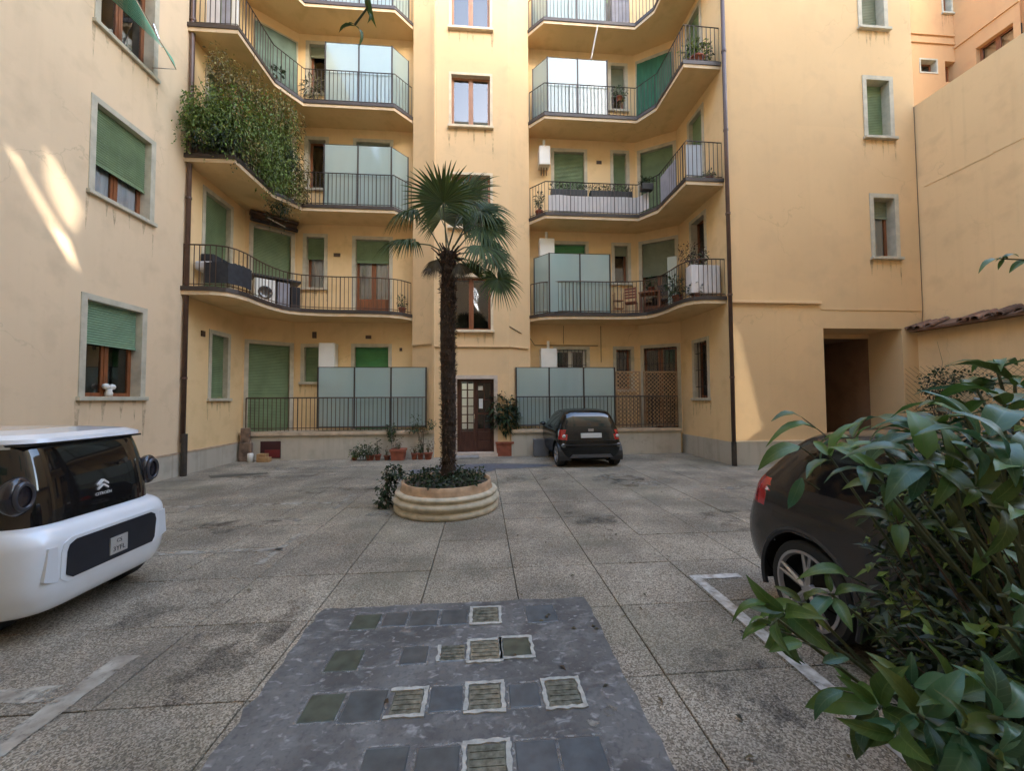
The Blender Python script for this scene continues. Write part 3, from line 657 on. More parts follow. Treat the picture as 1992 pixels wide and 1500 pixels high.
win(WMR, rect=(2.88, 3.36, 11.5, 13.04), shut=0.62, sm=M_SHUTG, leaves=1)
win(WMR, rect=(0.89, 3.0, FZ[4], 16.2), shut=0.5, sm=M_SHUT, floor=FZ[4], sill=False)
# right diagonal and side wall
a0, _ = WDR.px(1252, 680); a1, zg = WDR.px(1317, 676); dr0, dr1 = a0, a1
win(WDR, rect=(a0, a1, FZ[0], 3.36), shut=0.0, grille=True, floor=FZ[0], sill=False)
for i, sh, sm_ in ((1, 0.42, M_SHUTG), (2, 1.0, M_SHUT), (3, 1.0, M_SHUT)):
    win(WDR, rect=(a0, a1, FZ[i], 6.85 + 3.12 * (i - 1)), shut=sh, sm=sm_, floor=FZ[i], sill=False, panel=0.4)
r0, zt = WR1.px(1350, 668); r1, zb = WR1.px(1378, 774)
win(WR1, rect=(r0, r1, zb, zt), shut=0.0, grille=True, leaves=1)
for i in (1, 2, 3): win(WR1, rect=(r0, r1, FZ[i], 6.95 + 3.1 * (i - 1)), shut=0.0 if i == 1 else 1.0, sm=M_SHUT, leaves=1, floor=FZ[i], sill=False)
# right wing front
for (x0, y0, x1, y1), sh, sm_ in (((1698, 384, 1744, 501), 0.28, M_SHUTG), ((1684, 154, 1733, 268), 1.0, M_SHUT)):
    win(WRF, (x0, y0), (x1, y1), shut=sh, sm=sm_, leaves=1, surround=0.11, wm=M_WOOD, depth=0.24, shd=0.2, curtain=sh < 1, sillw=0.09)
win(WRF, rect=(4.0, 4.66, 11.75, 13.5), shut=1.0, sm=M_SHUTG, leaves=1, surround=0.11, depth=0.24, shd=0.2, sillw=0.09)
M_DARKP = mat('dark_pane', (.02, .016, .014), .06, spec=.7)
# street door in the tower
ds0, ds1, dz0, dz1 = 0.64, 1.74, 0.12, 2.31
WTF.op.append((ds0, ds1, 0.0, dz1, 0.22))
b = MW(WTF); f = 0.11
b.wb(ds0 - f, ds0, -0.01, 0.025, 0, dz1 + f); b.wb(ds1, ds1 + f, -0.01, 0.025, 0, dz1 + f); b.wb(ds0, ds1, -0.01, 0.025, dz1, dz1 + f)
b.wb(ds0, ds1, -0.22, 0.05, 0.0, dz0)
door = b.build('door', mat('door_surround', (0.6, 0.5, 0.42), 0.8, var=0.2, vscale=6), bld); door['label'] = 'brown street door with a grid of small panes'
b = MW(WTF); d = -0.16; mid = (ds0 + ds1) / 2 - .02
b.wb(ds0, ds0 + .09, d - .05, d, dz0, dz1); b.wb(ds1 - .06, ds1, d - .05, d, dz0, dz1); b.wb(ds0 + .09, ds1 - .06, d - .05, d, dz1 - .07, dz1)
b.wb(mid - .05, mid + .05, d - .05, d + .015, dz0, dz1 - .07)
b.wb(ds0 + .09, mid - .05, d - .05, d - .002, dz0, dz0 + .62)
gx0, gx1, gz0, gz1 = ds0 + .13, mid - .05, dz0 + .62, dz1 - .07
b.wb(ds0 + .09, gx0, d - .05, d - .002, gz0, gz1)
for i in range(1, 6): z = gz0 + (gz1 - gz0) * i / 6; b.wb(gx0, gx1, d - .035, d - .004, z - .016, z + .016)
x = (gx0 + gx1) / 2; b.wb(x - .022, x + .022, d - .034, d - .003, gz0, gz1)
# right leaf: framed panels
b.wb(mid + .05, ds1 - .06, d - .05, d - .012, dz0, dz1 - .07)
for z0, z1 in ((dz0 + .06, dz0 + .34), (dz0 + .38, dz0 + .6)): b.wb(mid + .09, ds1 - .1, d - .013, d + .008, z0, z1)
b.build('door_leaf', M_DOOR, door, bevel=0.006)
for z0, z1 in ((dz0 + .7, dz0 + 1.12), (dz0 + 1.18, dz0 + 1.55), (dz0 + 1.6, dz1 - .12)):
    for q in (0, 1): x0 = mid + .09 + q * .20; b = MW(WTF); b.wb(x0, x0 + .18, d - .013, d - .006, z0, z1); b.build('dark_pane', M_DARKP, door)
b = MW(WTF); b.wq(gx0, gx1, d - .02, gz0, gz1); b.build('pane', glassmat('door_glass', (0.95, 0.95, 0.95), 0.15), door)
b = MW(WTF); b.wq(ds0, ds1, -1.4, 0, dz1); b.wq(ds0 + .1, ds1 - .1, -1.0, 0.75, dz1 - .1, 1); b.build('hall_backdrop', [M_DARK, mat('hall_daylight_paint', (0.8, 0.8, 0.8), 0.6)], door)  # pale panel painted in for the daylight seen through the hall
b = MW(WTF)
b.wb(mid + .1, mid + .24, d + .009, d + .012, 1.98, 2.1); b.wb(mid + .12, mid + .24, d + .009, d + .012, 1.42, 1.72); b.build('notice_paper', M_PLATE, door)
b = MW(WTF); b.tube([WTF.at(mid - .02, d + .03, 1.0), WTF.at(mid - .02, d + .06, 1.12), WTF.at(mid - .02, d + .03, 1.25)], 0.012); b.build('handle', M_CHROME, door)
# carriage passage in the right wing
ps0, ps1, pz1 = 8.87 - XR, 11.1 - XR, 3.51
WRF.op.append((ps0, ps1, 0.0, pz1, 0.9))
P = WRF.at
b = MW(WRF); b.wb(ps0 + .01, ps1 - .01, -0.92, -0.86, pz1 - .13, pz1 - .002)
psg = b.build('passage', [M_RIGHT], bld); psg['label'] = 'carriage passage with a dark opening'
b = MW(WRF)
for s_ in (ps0, ps1):
    b.face([P(s_, -.9, 0), P(s_, -.9, pz1 - .1), P(s_, -6, pz1 - .1), P(s_, -6, 0)])
b.face([P(ps0, -.9, pz1 - .1), P(ps1, -.9, pz1 - .1), P(ps1, -6, pz1 - .1), P(ps0, -6, pz1 - .1)]); b.wq(ps0, ps1, -6, 0, pz1 - .1)
b.build('passage_tunnel', mat('passage_inside', (0.30, 0.17, 0.10), 0.9, var=0.3), psg); dk1 = ps1
b = MB(); c = WRF.at(dk1 - .02, -.86, 0); b.lathe([(.16, 0), (.13, .2), (.07, .5), (.02, .8), (0.0, .85)], c, 12); b.build('guard_stone', M_PLINTH, psg, smooth=True)
for wf in WALLS: wf.build(bld)

# plinth, string courses, drips
def strip(name, segs, m, parent=bld, bev=0.0):
    for wf, s0, s1, d, z0, z1 in segs:
        b = MW(wf); b.wb(s0, s1, -0.02, d, z0, z1); b.build(name, m, parent, bevel=bev)
strip('plinth', [(WL0, 0, WL0.L, 0.03, -.05, 0.50), (WL1, 0, WL1.L, 0.03, -.05, 0.50)], M_PLINTH)
strip('plinth_cap', [(WL0, 0, WL0.L, 0.04, 0.50, 0.54), (WL1, 0, WL1.L, 0.04, 0.50, 0.54)], mat('plinth_cap', (0.55, 0.4, 0.27), 0.85, var=0.3, vscale=6))
strip('plinth', [(WRF, 0, ps0 - .02, 0.03, -.05, 0.58), (WRF, ps1 + .02, WRF.L, 0.03, -.05, 0.58), (WR1, 0, WR1.L, 0.03, -.05, 0.58)], M_PLINTH)
strip('plinth_cap', [(WRF, 0, ps0 - .02, 0.036, 0.58, 0.61)], M_CREAM)
strip('string_course', [(WRF, 0.02, 2.5, 0.07, 4.13, 4.20), (WTF, -.02, WTF.L + .02, 0.05, 3.26, 3.31), (WT2, 0, WT2.L - .1, 0.05, 3.26, 3.31)], M_TOW, bev=0.01)
strip('string_course', [(WRF, 2.52, WRF.L - .1, 0.015, 3.99, 4.02)], M_RIGHT)
strip('string_course', [(WT1, 0.02, WT1.L - .04, 0.05, 3.36, 3.41)], M_TOW)
strip('corner_strip', [(WT1, WT1.L - .09, WT1.L, 0.05, 0, 17.4)], M_TOW)
# little wall vents and lamps
for wf, px, py, w, h in ((WML, 612, 652, .12, .2), (WML, 717, 656, .17, .1), (WML, 656, 496, .2, .1), (WMR, 1165, 316, .17, .1), (WL1, 394, 649, .12, .14), (WML, 780, 680, .08, .1), (WDL, 588, 77, .1, .2), (WMR, 1062, 462, .06, .14)):
    s, z = wf.px(px, py); b = MW(wf); b.wb(s - w / 2, s + w / 2, -.01, .03, z - h / 2, z + h / 2)
    for k in range(4): zz = z - h / 2 + h * (k + .5) / 4; b.wb(s - w / 2 + .01, s + w / 2 - .01, .03, .036, zz - .006, zz + .006)
    b.build('wall_vent', M_IRONB, bld)
# thin cables on the walls
for pts, r_ in (([WTF.at(WTF.L + .02, .01, 3.9), WT2.at(.4, .02, 3.75), WT3.at(.2, .02, 3.65), WMR.at(.2, .02, 3.45), WMR.at(2.3, .02, 3.45)], .012), ([WMR.at(2.4, .02, 4.1), WMR.at(2.4, .02, 2.9)], .01),
                ([WMR.at(1.15, .02, 4.1), WMR.at(1.15, .02, 3.5)], .008), ([WRF.at(WRF.L - .02, .005, 9.6), WRF.at(WRF.L - .02, .005, 4.0), WRF.at(WRF.L - .08, .005, 3.5)], .007)):
    b = MB(); b.tube(pts, r_, 5); b.build('wall_cable', M_IRONB, bld)

# drainpipes
def pipe(x, y, label, boot):
    b = MB(); b.tube([(x, y, 0.0 if not boot else 0.75), (x, y, 17.4)], 0.05, 10)
    o = b.build('drainpipe', M_PIPE, bld, smooth=True)
    for z in (2.2, 4.3, 6.4, 8.6, 10.7, 12.8): b = MB(); b.tube([(x, y, z), (x, y, z + .05)], 0.062, 10); b.build('pipe_bracket', M_PIPE, o)
    b = MB(); b.tube([(x + .05, y - .02, 0.0), (x + .05, y - .02, 0.95)] if boot else [(x, y, 0), (x, y, .6)], 0.062, 10)
    b.build('pipe_boot', mat('cast_iron', (0.05, 0.036, 0.026), 0.7, var=0.5, vscale=5), o)
pipe(XL + .07, 9.27, '', True); pipe(XR - .02, YF - .09, '', False)

# ------------------------------------------------------------------ balconies
def chaikin(p, it=2):
    for _ in range(it):
        q = [p[0]]
        for i in range(len(p) - 1):
            a, c = p[i], p[i + 1]
            if i > 0: q.append((a[0] * .75 + c[0] * .25, a[1] * .75 + c[1] * .25))
            if i < len(p) - 2: q.append((a[0] * .25 + c[0] * .75, a[1] * .25 + c[1] * .75))
        q.append(p[-1]); p = q
    return p
def offset(path, d):
    out = []
    for i, p in enumerate(path):
        a = Vector(path[max(0, i - 1)]); c = Vector(path[min(len(path) - 1, i + 1)]); t = (c - a).normalized()
        out.append((p[0] - t.y * d, p[1] + t.x * d))
    return out
def railing(path, z0, z1, parent, m, step=0.115, r=0.007, name='railing'):
    b = MB(); L = [0]
    for i in range(len(path) - 1): L.append(L[-1] + (Vector(path[i + 1]) - Vector(path[i])).length)
    def pt(s):
        for i in range(len(path) - 1):
            if s <= L[i + 1] + 1e-6:
                k = (s - L[i]) / max(1e-6, L[i + 1] - L[i]); a, c = Vector(path[i]), Vector(path[i + 1]); return a + (c - a) * k
        return Vector(path[-1])
    n = max(1, int(L[-1] / step))
    for i in range(n + 1):
        p = pt(L[-1] * i / n); q = r * (1.6 if i % 12 == 0 else 1)
        b.box(p.x - q, p.x + q, p.y - q, p.y + q, z0, z1)
    for z, rr in ((z1, 0.017), (z0 + 0.08, 0.011)):
        b.tube([(p[0], p[1], z) for p in path], rr, 4)
    return b.build(name, m, parent)
PL = [(XL, 9.2), (-5.75, 9.2), (-5.70, 10.7), (-5.25, 11.4), (-2.62, 11.4), (-2.17, 11.9)]
PR = [(1.49, 11.88), (1.94, 11.4), (4.87, 11.4), (5.25, 10.85), (5.28, 9.33), (XR, 9.33)]
WALL_L = [(-2.17, YM + .02), (-5.83, YM + .02), (XL - .02, 11.5)]
WALL_R = [(XR + .02, 11.62), (5.17, YM + .02), (1.51, YM + .02)]
BAL = {}
def balcony(side, lev, glass=None):
    path = PL if side == 'L' else PR
    if lev == 1: path = chaikin(path, 2)
    z = FZ[lev]; wallp = WALL_L if side == 'L' else WALL_R
    poly = list(path) + wallp
    b = MB(); n = len(poly)
    pin = poly
    b.idx([(x, y, z - .18) for x, y in pin], [tuple(reversed(range(n)))], 1); b.idx([(x, y, z) for x, y in pin], [tuple(range(n))], 0)
    for i in range(len(path) - 1):
        a, c = path[i], path[i + 1]; b.face([(*a, z - .18), (*c, z - .18), (*c, z), (*a, z)], 0)
    o = b.build('balcony', [M_SLAB, M_SOFFIT], bld)
    # dark metal drip edge
    b = MB(); po = offset(path, -0.025); pi = offset(path, 0.03)
    for i in range(len(path) - 1):
        b.hexa([(*po[i], z - .085), (*po[i + 1], z - .085), (*pi[i + 1], z - .085), (*pi[i], z - .085), (*po[i], z + .012), (*po[i + 1], z + .012), (*pi[i + 1], z + .012), (*pi[i], z + .012)])
    b.build('drip_edge', M_EDGE, o)
    rp = offset(path, 0.05); rp[0] = (rp[0][0], path[0][1] + (.05 if side == 'L' else 0))
    railing(rp, z, z + 1.0, o, M_IRON if lev >= 2 else M_IRONB)
    BAL[side, lev] = (o, path, z)
    return o
def glass_run(o, pts, z0, z1, extra_posts=()):
    """frosted screen: one pane per span with a dark frame"""
    fr = MB()
    for i in range(len(pts) - 1):
        a, c = Vector(pts[i]), Vector(pts[i + 1]); t = (c - a).normalized(); nn = Vector((-t.y, t.x)) * 0.004
        p0, p1 = a + t * .012, c - t * .012
        b = MB(); b.hexa([(*(p0 - nn), z0), (*(p1 - nn), z0), (*(p1 + nn), z0), (*(p0 + nn), z0), (*(p0 - nn), z1), (*(p1 - nn), z1), (*(p1 + nn), z1), (*(p0 + nn), z1)])
        b.build('glass_panel', M_FROST, o)
        fr.tube([(*a, z1), (*c, z1)], 0.012, 4); fr.tube([(*a, z0), (*c, z0)], 0.012, 4)
    for p in pts: fr.box(p[0] - .02, p[0] + .02, p[1] - .02, p[1] + .02, z0 - .05, z1 + .01)
    fr.build('glass_frame', M_IRON, o)
for lev in (1, 2, 3, 4):
    balcony('L', lev); balcony('R', lev)
G = 0.1
for lev in (2, 3, 4):
    o, p, z = BAL['L', lev]; x0 = onY(631, 300, 11.5).x
    glass_run(o, [(x0, 11.4 + G), ((x0 - 2.72) / 2, 11.4 + G), (-2.72, 11.4 + G), (-2.32, 11.98)], z + .05, z + 1.9)
for lev in (1, 3, 4):
    o, p, z = BAL['R', lev]
    glass_run(o, [(1.66, 11.98), (2.06, 11.4 + G), (3.02, 11.4 + G), (3.97, 11.4 + G)], z + .05, z + 1.88)
# ground floor terraces
def terrace(x0, x1, lab, gx, rail0, rail1, m):
    b = MB(); b.prism([(x0, YT), (x1, YT), (x1 + (.2 if x1 > 3 else .0), YM), (x0 - (.0 if x0 > 0 else .3), YM)], -0.05, 0.70)
    o = b.build('terrace', M_PLINTH, bld); o['label'] = lab
    b = MB(); b.box(x0, x1, YT - .05, YT + .9, 0.70, 0.79); b.build('coping', mat('terrace_coping', (0.60, 0.47, 0.33), 0.85, var=0.35, vscale=5), o)
    railing([(rail0, YT + .05), (rail1, YT + .05)], 0.82, 1.77, o, m)
    glass_run(o, [(x, YT + .12) for x in gx], 0.92, 2.66)
    return o
gxl = [onY(x, 715, YT + .12).x for x in (619, 690, 761, 829)]
gxr = [onY(x, 715, YT + .12).x for x in (1004, 1068, 1135, 1195)]
tl = terrace(XL + .03, -1.42, 'left ground floor terrace', gxl, -6.72, -1.66, M_IRONB)
tr_ = terrace(0.86, 6.1, 'right ground floor terrace', gxr, 1.0, 6.05, M_IRON)
b = MB(); p0, p1 = onY(507, 859, YT), onY(546, 889, YT); b.box(p0.x, p1.x, YT - .012, YT + .02, 0.06, 0.54); 
hole = b.build('cellar_hatch', mat('cellar_dark', (0.05, 0.012, 0.012), 0.7), tl)
b = MB(); b.box(p0.x + .12, p1.x - .02, YT - .02, YT - .013, 0.08, 0.30); b.build('hatch_board', mat('red_board', (0.16, 0.02, 0.02), 0.6, var=0.3), hole)
b = MB(); b.box(XL + .1, XL + .42, YT - .18, YT - .06, 0, 0.52); b.box(XL + .12, XL + .36, YT - .15, YT - .06, 0.52, 0.93); tag(b.build('masonry_pier', mat('pier_render', (0.25, 0.17, 0.12), 0.9, var=0.6, vscale=7, bump=0.5), None, bevel=0.02), 'weathered brown masonry stub at the left end of the terrace', 'pier')

# ------------------------------------------------------------------ neighbouring buildings
def simple(name, label, cat, m, boxes):
    t = thing(name, (boxes[0][0], boxes[0][2], 0), label, cat)
    for bx in boxes: b = MB(); b.box(*bx); b.build('wall', m, t)
    return t
pw = simple('party_wall', 'tall bare ochre party wall closing the court on the right', 'wall', M_PARTY, [(XW, 18.3, 2.6, 9.25, 0, 9.62), (XW + .01, 18.3, 9.25, 12.99, 0, 9.4)])
b = MB()
for k in range(4):
    y = 9.1 - k * 1.4; b.box(XW - .012, XW + .02, y - 1.38, y, 7.3 + .02 * math.sin(k * 2.1), 7.36 + .02 * math.sin(k * 2.1))
b.build('render_ridge', M_PARTY, pw)
gw = thing('garden_wall', (11.6, 9, 0), 'low ochre garden wall with a sloping clay tile coping at the right', 'wall')
b = MB(); b.box(11.55, XW - .002, -3.4, YF - .002, 0, 3.42); b.build('wall', M_PARTY, gw)
b = MB(); b.hexa([(11.25, -3.4, 3.42), (XW - .003, -3.4, 3.42), (XW - .003, YF - .04, 3.42), (11.25, YF - .04, 3.42), (11.25, -3.4, 3.47), (XW - .003, -3.4, 3.66), (XW - .003, YF - .04, 3.66), (11.25, YF - .04, 3.47)]); b.build('coping_bed', M_TILE, gw)
b = MB(); n = 7
for i in range(n):
    a0, a1 = math.pi * i / n, math.pi * (i + 1) / n
    P = lambda a, x, z, r: (x, -r * math.cos(a), z + r * math.sin(a))
    b.face([P(a0, 11.18, 3.47, .085), P(a1, 11.18, 3.47, .085), P(a1, XW - .01, 3.67, .07), P(a0, XW - .01, 3.67, .07)])
    b.face([P(a0, 11.18, 3.47, .085), P(a0, 11.18, 3.47, .068), P(a1, 11.18, 3.47, .068), P(a1, 11.18, 3.47, .085)])
t0 = b.build('roof_tile', M_TILE, gw, smooth=True)
for k in range(30):
    o = t0 if k == 0 else t0.copy()
    if k: COL.objects.link(o)
    o.location = (U(-.02, .015), 9.1 - k * 0.185 + U(-.01, .01), U(-.008, .01)); o.rotation_euler = (0, 0, U(-.05, .05))
ob = thing('orange_building', (15.7, 13, 0), 'orange rendered building rising beyond the party wall at the top right', 'building')
WO1 = WF((XW, 13.0), (18.34, 13.0), M_ORANGE, 0, 19.0); WO2 = WF((18.34, 13.0), (18.34, 11.2), M_ORANGE, 0, 19.0)
_bld = bld; bld = ob
win(WO1, (1790, 115), (1822, 141), shut=0.0, leaves=1, surround=0.05, sill=False, depth=0.2)
win(WO1, (1838, 118), (1860, 160), shut=0.0, leaves=1, surround=0.0, sill=False, depth=0.25)
win(WO1, (1831, -60), (1851, 25), shut=0.5, sm=M_SHUTG, leaves=1, surround=0.06)
s0_, z1_ = WO2.px(1898, 100); s1_, z0_ = WO2.px(1972, 76)
win(WO2, rect=(max(.05, s0_), min(1.75, s1_), z0_ - .15, z1_ + .12), shut=0.0, leaves=2, surround=0.0, sill=False, depth=0.2)
for wf in (WO1, WO2): wf.build(ob)
for px, py, wf in ((1800, 66, WO1), (1800, 82, WO1)):
    s, z = wf.px(px, py); b = MW(wf); b.wb(.3, wf.L - .02, -.01, .05, z - .04, z + .04); b.build('string_course', M_ORANGE, ob)
s, z = WO2.px(1930, 38); b = MW(WO2); b.wb(.02, WO2.L, -.01, .05, z - .05, z + .05); b.build('string_course', M_ORANGE, ob)
b = MB(); b.box(18.7, 19.0, 11.2, 13.0, 0, 19); b.build('flank_wall', M_ORANGE, ob)
bld = _bld

# wall added behind the viewer shades the court; its holes shape sun patches
YR = -3.5
rb = thing('sun_mask_wall', (2, YR, 0), 'added ochre wall behind the viewer, with holes shaping the sun patches', 'building')
def to_rear(p):
    t = (p.y - YR) / -SUN.y
    q = p + SUN * t; return (q.x, q.z)
holesL = [[(20, 290), (42, 300), (98, 392), (142, 462), (170, 552), (150, 528), (108, 456), (58, 372)]]
holesB = [[(92, 292), (110, 298), (150, 366), (173, 412), (162, 445), (147, 466), (104, 390), (90, 345)]]
holesR = [[(1427, 610), (1444, 650), (1466, 740), (1496, 858), (1427, 858)]]
HP = [[to_rear(onX(x, y, XL)) for x, y in h] for h in holesL] + [[to_rear(onX(x, y, XL)) for x, y in h] for h in holesB] + [[to_rear(onY(x, y, YF)) for x, y in h] for h in holesR]
outer = [(XL - .3, 0), (48, 0), (48, 25.5), (19, 25.5), (19, 21.5), (XL - .3, 21.5)]
polys = [[Vector((x, z, 0)) for x, z in outer]] + [[Vector((x, z, 0)) for x, z in h] for h in HP]
flat = [v for p in polys for v in p]
b = MB()
for tri in tessellate_polygon(polys):
    b.face([(flat[i].x, YR, flat[i].y) for i in tri]); b.face([(flat[i].x, YR - .12, flat[i].y) for i in tri])
for h in HP:
    for i in range(len(h)):
        (x0, z0), (x1, z1) = h[i], h[(i + 1) % len(h)]; b.face([(x0, YR, z0), (x1, YR, z1), (x1, YR - .12, z1), (x0, YR - .12, z0)])
b.build('wall', M_REAR, rb)
b = MB()
for hi_, h in enumerate(HP[1:]):   # louvre bars added to dim two of the sun patches
    z0, z1 = min(p[1] for p in h), max(p[1] for p in h); x0, x1 = min(p[0] for p in h), max(p[0] for p in h)
    z = z0
    while z < z1: b.box(x0 - .1, x1 + .1, YR - .2, YR - .194, z, z + (0.026, 0.037)[hi_]); z += 0.042
b.build('sun_dimmer', M_IRONB, rb)
for i in range(5):  # flat windows on the added wall, put there for reflections
    for k in range(6):
        x, z = -5.2 + i * 3.4, 1.2 + k * 3.2
        if any(min(p[0] for p in h) - 1.6 < x < max(p[0] for p in h) + .3 and min(p[1] for p in h) - 2 < z < max(p[1] for p in h) + .3 for h in HP): continue
        b = MB(); b.box(x, x + 1.1, YR + .002, YR + .03, z, z + 1.7); w = b.build('window', M_TRIM, rb)
        b = MB(); b.box(x + .1, x + 1.0, YR + .031, YR + .05, z + .1, z + 1.6); b.build('roller_shutter', M_SHUT, w)

# ------------------------------------------------------------------ vehicles
def catmull(keys, n):
    out = []; m = len(keys)
    for i in range(n + 1):
        t = (m - 1) * i / n; k = min(int(t), m - 2); f = t - k
        p = [keys[max(0, k - 1)], keys[k], keys[k + 1], keys[min(m - 1, k + 2)]]
        out.append(tuple(0.5 * (2 * p[1][j] + (p[2][j] - p[0][j]) * f + (2 * p[0][j] - 5 * p[1][j] + 4 * p[2][j] - p[3][j]) * f * f + (3 * p[1][j] - p[0][j] - 3 * p[2][j] + p[3][j]) * f ** 3) for j in range(len(p[1]))))
    return out
def ring(xr, xf, hw, p, n):
    fine = []
    for i in range(400):
        a = 2 * math.pi * i / 400; ca, sa = math.cos(a), math.sin(a)
        fine.append(((xr + xf) / 2 - (xf - xr) / 2 * math.copysign(abs(ca) ** (2 / p), ca), hw * math.copysign(abs(sa) ** (2 / p), sa)))
    L = [0]
    for i in range(400): q, r_ = fine[i], fine[(i + 1) % 400]; L.append(L[-1] + math.hypot(q[0] - r_[0], q[1] - r_[1]))
    out = []; k = 0
    for i in range(n):
        s = L[-1] * i / n
        while L[k + 1] < s: k += 1
        f = (s - L[k]) / max(1e-9, L[k + 1] - L[k]); q, r_ = fine[k], fine[(k + 1) % 400]
        out.append((q[0] + (r_[0] - q[0]) * f, q[1] + (r_[1] - q[1]) * f))
    return out
def ringbody(keys, classify, nseg=96, nring=48):
    """car shell lofted through plan rings (z, rear x, front x, half width, squareness); returns one MB per class"""
    ks = catmull(keys, nring); V = []
    for z, xr, xf, hw, p in ks: V.append([Vector((x, y, z)) for x, y in ring(xr, xf, hw, max(2, p), nseg)])
    out = {}
    for i in range(nring):
        for k in range(nseg):
            q = [V[i][k], V[i][(k + 1) % nseg], V[i + 1][(k + 1) % nseg], V[i + 1][k]]
            c = (q[0] + q[1] + q[2] + q[3]) / 4; nn = (q[3] - q[1]).cross(q[2] - q[0])
            if nn.length < 1e-9: continue
            nn.normalize()
            cl = classify(c, nn)
            if cl is None: continue
            mb, ix = out.setdefault(cl, (MB(), {}))
            f = []
            for a, bb in ((i, k), (i + 1, k), (i + 1, (k + 1) % nseg), (i, (k + 1) % nseg)):
                if (a, bb) not in ix: ix[(a, bb)] = len(mb.v); mb.v.append(tuple(V[a][bb]))
                f.append(ix[(a, bb)])
            mb.f.append(tuple(f)); mb.m.append(0)
    for i, rev in ((0, True), (nring, False)):
        cl = classify(Vector((0.5, 0, ks[i][0])), Vector((0, 0, -1 if rev else 1)))
        if cl in out:
            mb, ix = out[cl]; pts = [V[i][k] for k in range(nseg)]; mb.face(pts if rev else list(reversed(pts)))
    return {k: v[0] for k, v in out.items()}
def carpaint(name, col, rough=0.25, metal=0.0):
    return mat(name, col, rough, metal=metal, coat=1.0, coat_rough=0.03, var=0.06, vscale=5)
def local(b, root):
    M = wmat(root); b.v = [tuple(M @ Vector(v)) for v in b.v]; return b
def part(b, name, m, parent, root, **k): return local(b, root).build(name, m, parent, **k)
def wheel(root, x, y, r, w, side, spokes=5, rimr=0.62, alloy=M_ALLOY):
    """side = +1 left, -1 right: which way the rim faces"""
    def cyl(b, prof, n=40):
        vs = []
        for rr, d in prof: vs += [(x + rr * math.cos(2 * math.pi * k / n), y + side * d, r + rr * math.sin(2 * math.pi * k / n)) for k in range(n)]
        b.idx(vs, [(i * n + k, i * n + (k + 1) % n, (i + 1) * n + (k + 1) % n, (i + 1) * n + k) for i in range(len(prof) - 1) for k in range(n)])
    b = MB(); cyl(b, [(.02, -w), (r * .93, -w), (r, -w * .85), (r, -w * .1), (r * .95, 0), (r * (rimr + .08), -.004), (r * rimr, -.02), (r * rimr, -w * .7), (.02, -w * .72)])
    wo_ = part(b, 'wheel', M_RUBBER, root, root, smooth=False)
    b = MB(); cyl(b, [(r * (rimr + .07), -.006), (r * (rimr + .08), .004), (r * (rimr + .02), .006), (r * rimr - .005, -.02)])
    for k in range(spokes):
        for dd in (-.12, .12):
            a = 2 * math.pi * k / spokes + .3; q = a + dd; r0, r1 = r * .1, r * (rimr + .02)
            p0 = Vector((x + r0 * math.cos(a), y - side * .02, r + r0 * math.sin(a))); p1 = Vector((x + r1 * math.cos(q), y - side * .008, r + r1 * math.sin(q)))
            b.tube([p0, p1], [.022 * r / .3, .013 * r / .3], 6)
    cyl(b, [(.002, .0), (r * .14, -.002), (r * .17, -.03)], 20)
    part(b, 'rim', alloy, wo_, root)
    return wo_
def txt(s, size, root, loc, rx, name, m, parent, extr=0.001):
    c = bpy.data.curves.new(name, 'FONT'); c.body = s; c.size = size; c.align_x = 'CENTER'; c.align_y = 'CENTER'; c.extrude = extr; c.resolution_u = 2
    tmp = bpy.data.objects.new(name, c); me = bpy.data.meshes.new_from_object(tmp); bpy.data.objects.remove(tmp)
    me.materials.clear(); me.materials.append(m); me.name = name
    Mx = wmat(root) @ Matrix.LocRotScale(Vector(loc), rx.to_quaternion() if hasattr(rx, 'to_quaternion') else rx, Vector((1, 1, 1)))
    me.transform(Mx)
    o = bpy.data.objects.new(name, me); COL.objects.link(o); attach(o, parent); return o
REARROT = Matrix(((0, 0, -1), (-1, 0, 0), (0, 1, 0)))   # text on a face looking towards local -x: right = -y, up = +z

# --- white microcar on the left; local +x = its nose, the end we see is at x = 0
mc = thing('microcar', (-3.10, 3.53, 0), 'white two seat microcar with black glass and round corner lamps, parked at the left', 'car', rz=math.atan2(-0.035, -0.999))
W_ = carpaint('white_paint', (0.74, 0.77, 0.80), 0.35)
keys = [(0.165, .10, 2.25, .55, 7), (0.19, .05, 2.34, .60, 8), (0.26, .02, 2.39, .615, 9), (0.38, 0.0, 2.41, .63, 10), (0.62, 0.0, 2.41, .635, 10), (0.70, .012, 2.40, .63, 10), (0.76, .05, 2.36, .615, 9), (0.795, .12, 2.31, .595, 8), (.81, .2, 2.2, .57, 8)]
for cl, b in ringbody(keys, lambda c, n: 'body', 120, 30).items(): part(b, 'body', W_, mc, mc, smooth=True)
def ccl(c, n):
    if n.x < -0.6 or c.x < .30 and n.x < .2: return 'rear_window'
    if abs(n.y) > 0.8 and 0.3 < c.x < 2.0 and 0.9 < c.z < 1.36: return 'side_window_l' if c.y > 0 else 'side_window_r'
    return 'cabin'
keys = [(0.795, .10, 2.30, .59, 7), (0.95, .115, 2.28, .585, 7), (1.15, .15, 2.15, .57, 7), (1.32, .20, 1.98, .545, 7), (1.40, .235, 1.9, .53, 7)]
M_BLKG = mat('black_car_glass', (0.010, 0.009, 0.009), 0.04, spec=0.6, coat=0.5)
for cl, b in ringbody(keys, ccl, 140, 24).items(): part(b, cl[:11] if cl.startswith('side') else cl, {'cabin': W_}.get(cl, M_BLKG), mc, mc, smooth=True)
b = MB(); rr = [ring(x0, x1, hw, 6, 80) for x0, x1, hw in ((.20, 1.95, .545), (.15, 1.98, .565), (.16, 1.97, .56), (.24, 1.9, .51), (.5, 1.5, .33))]
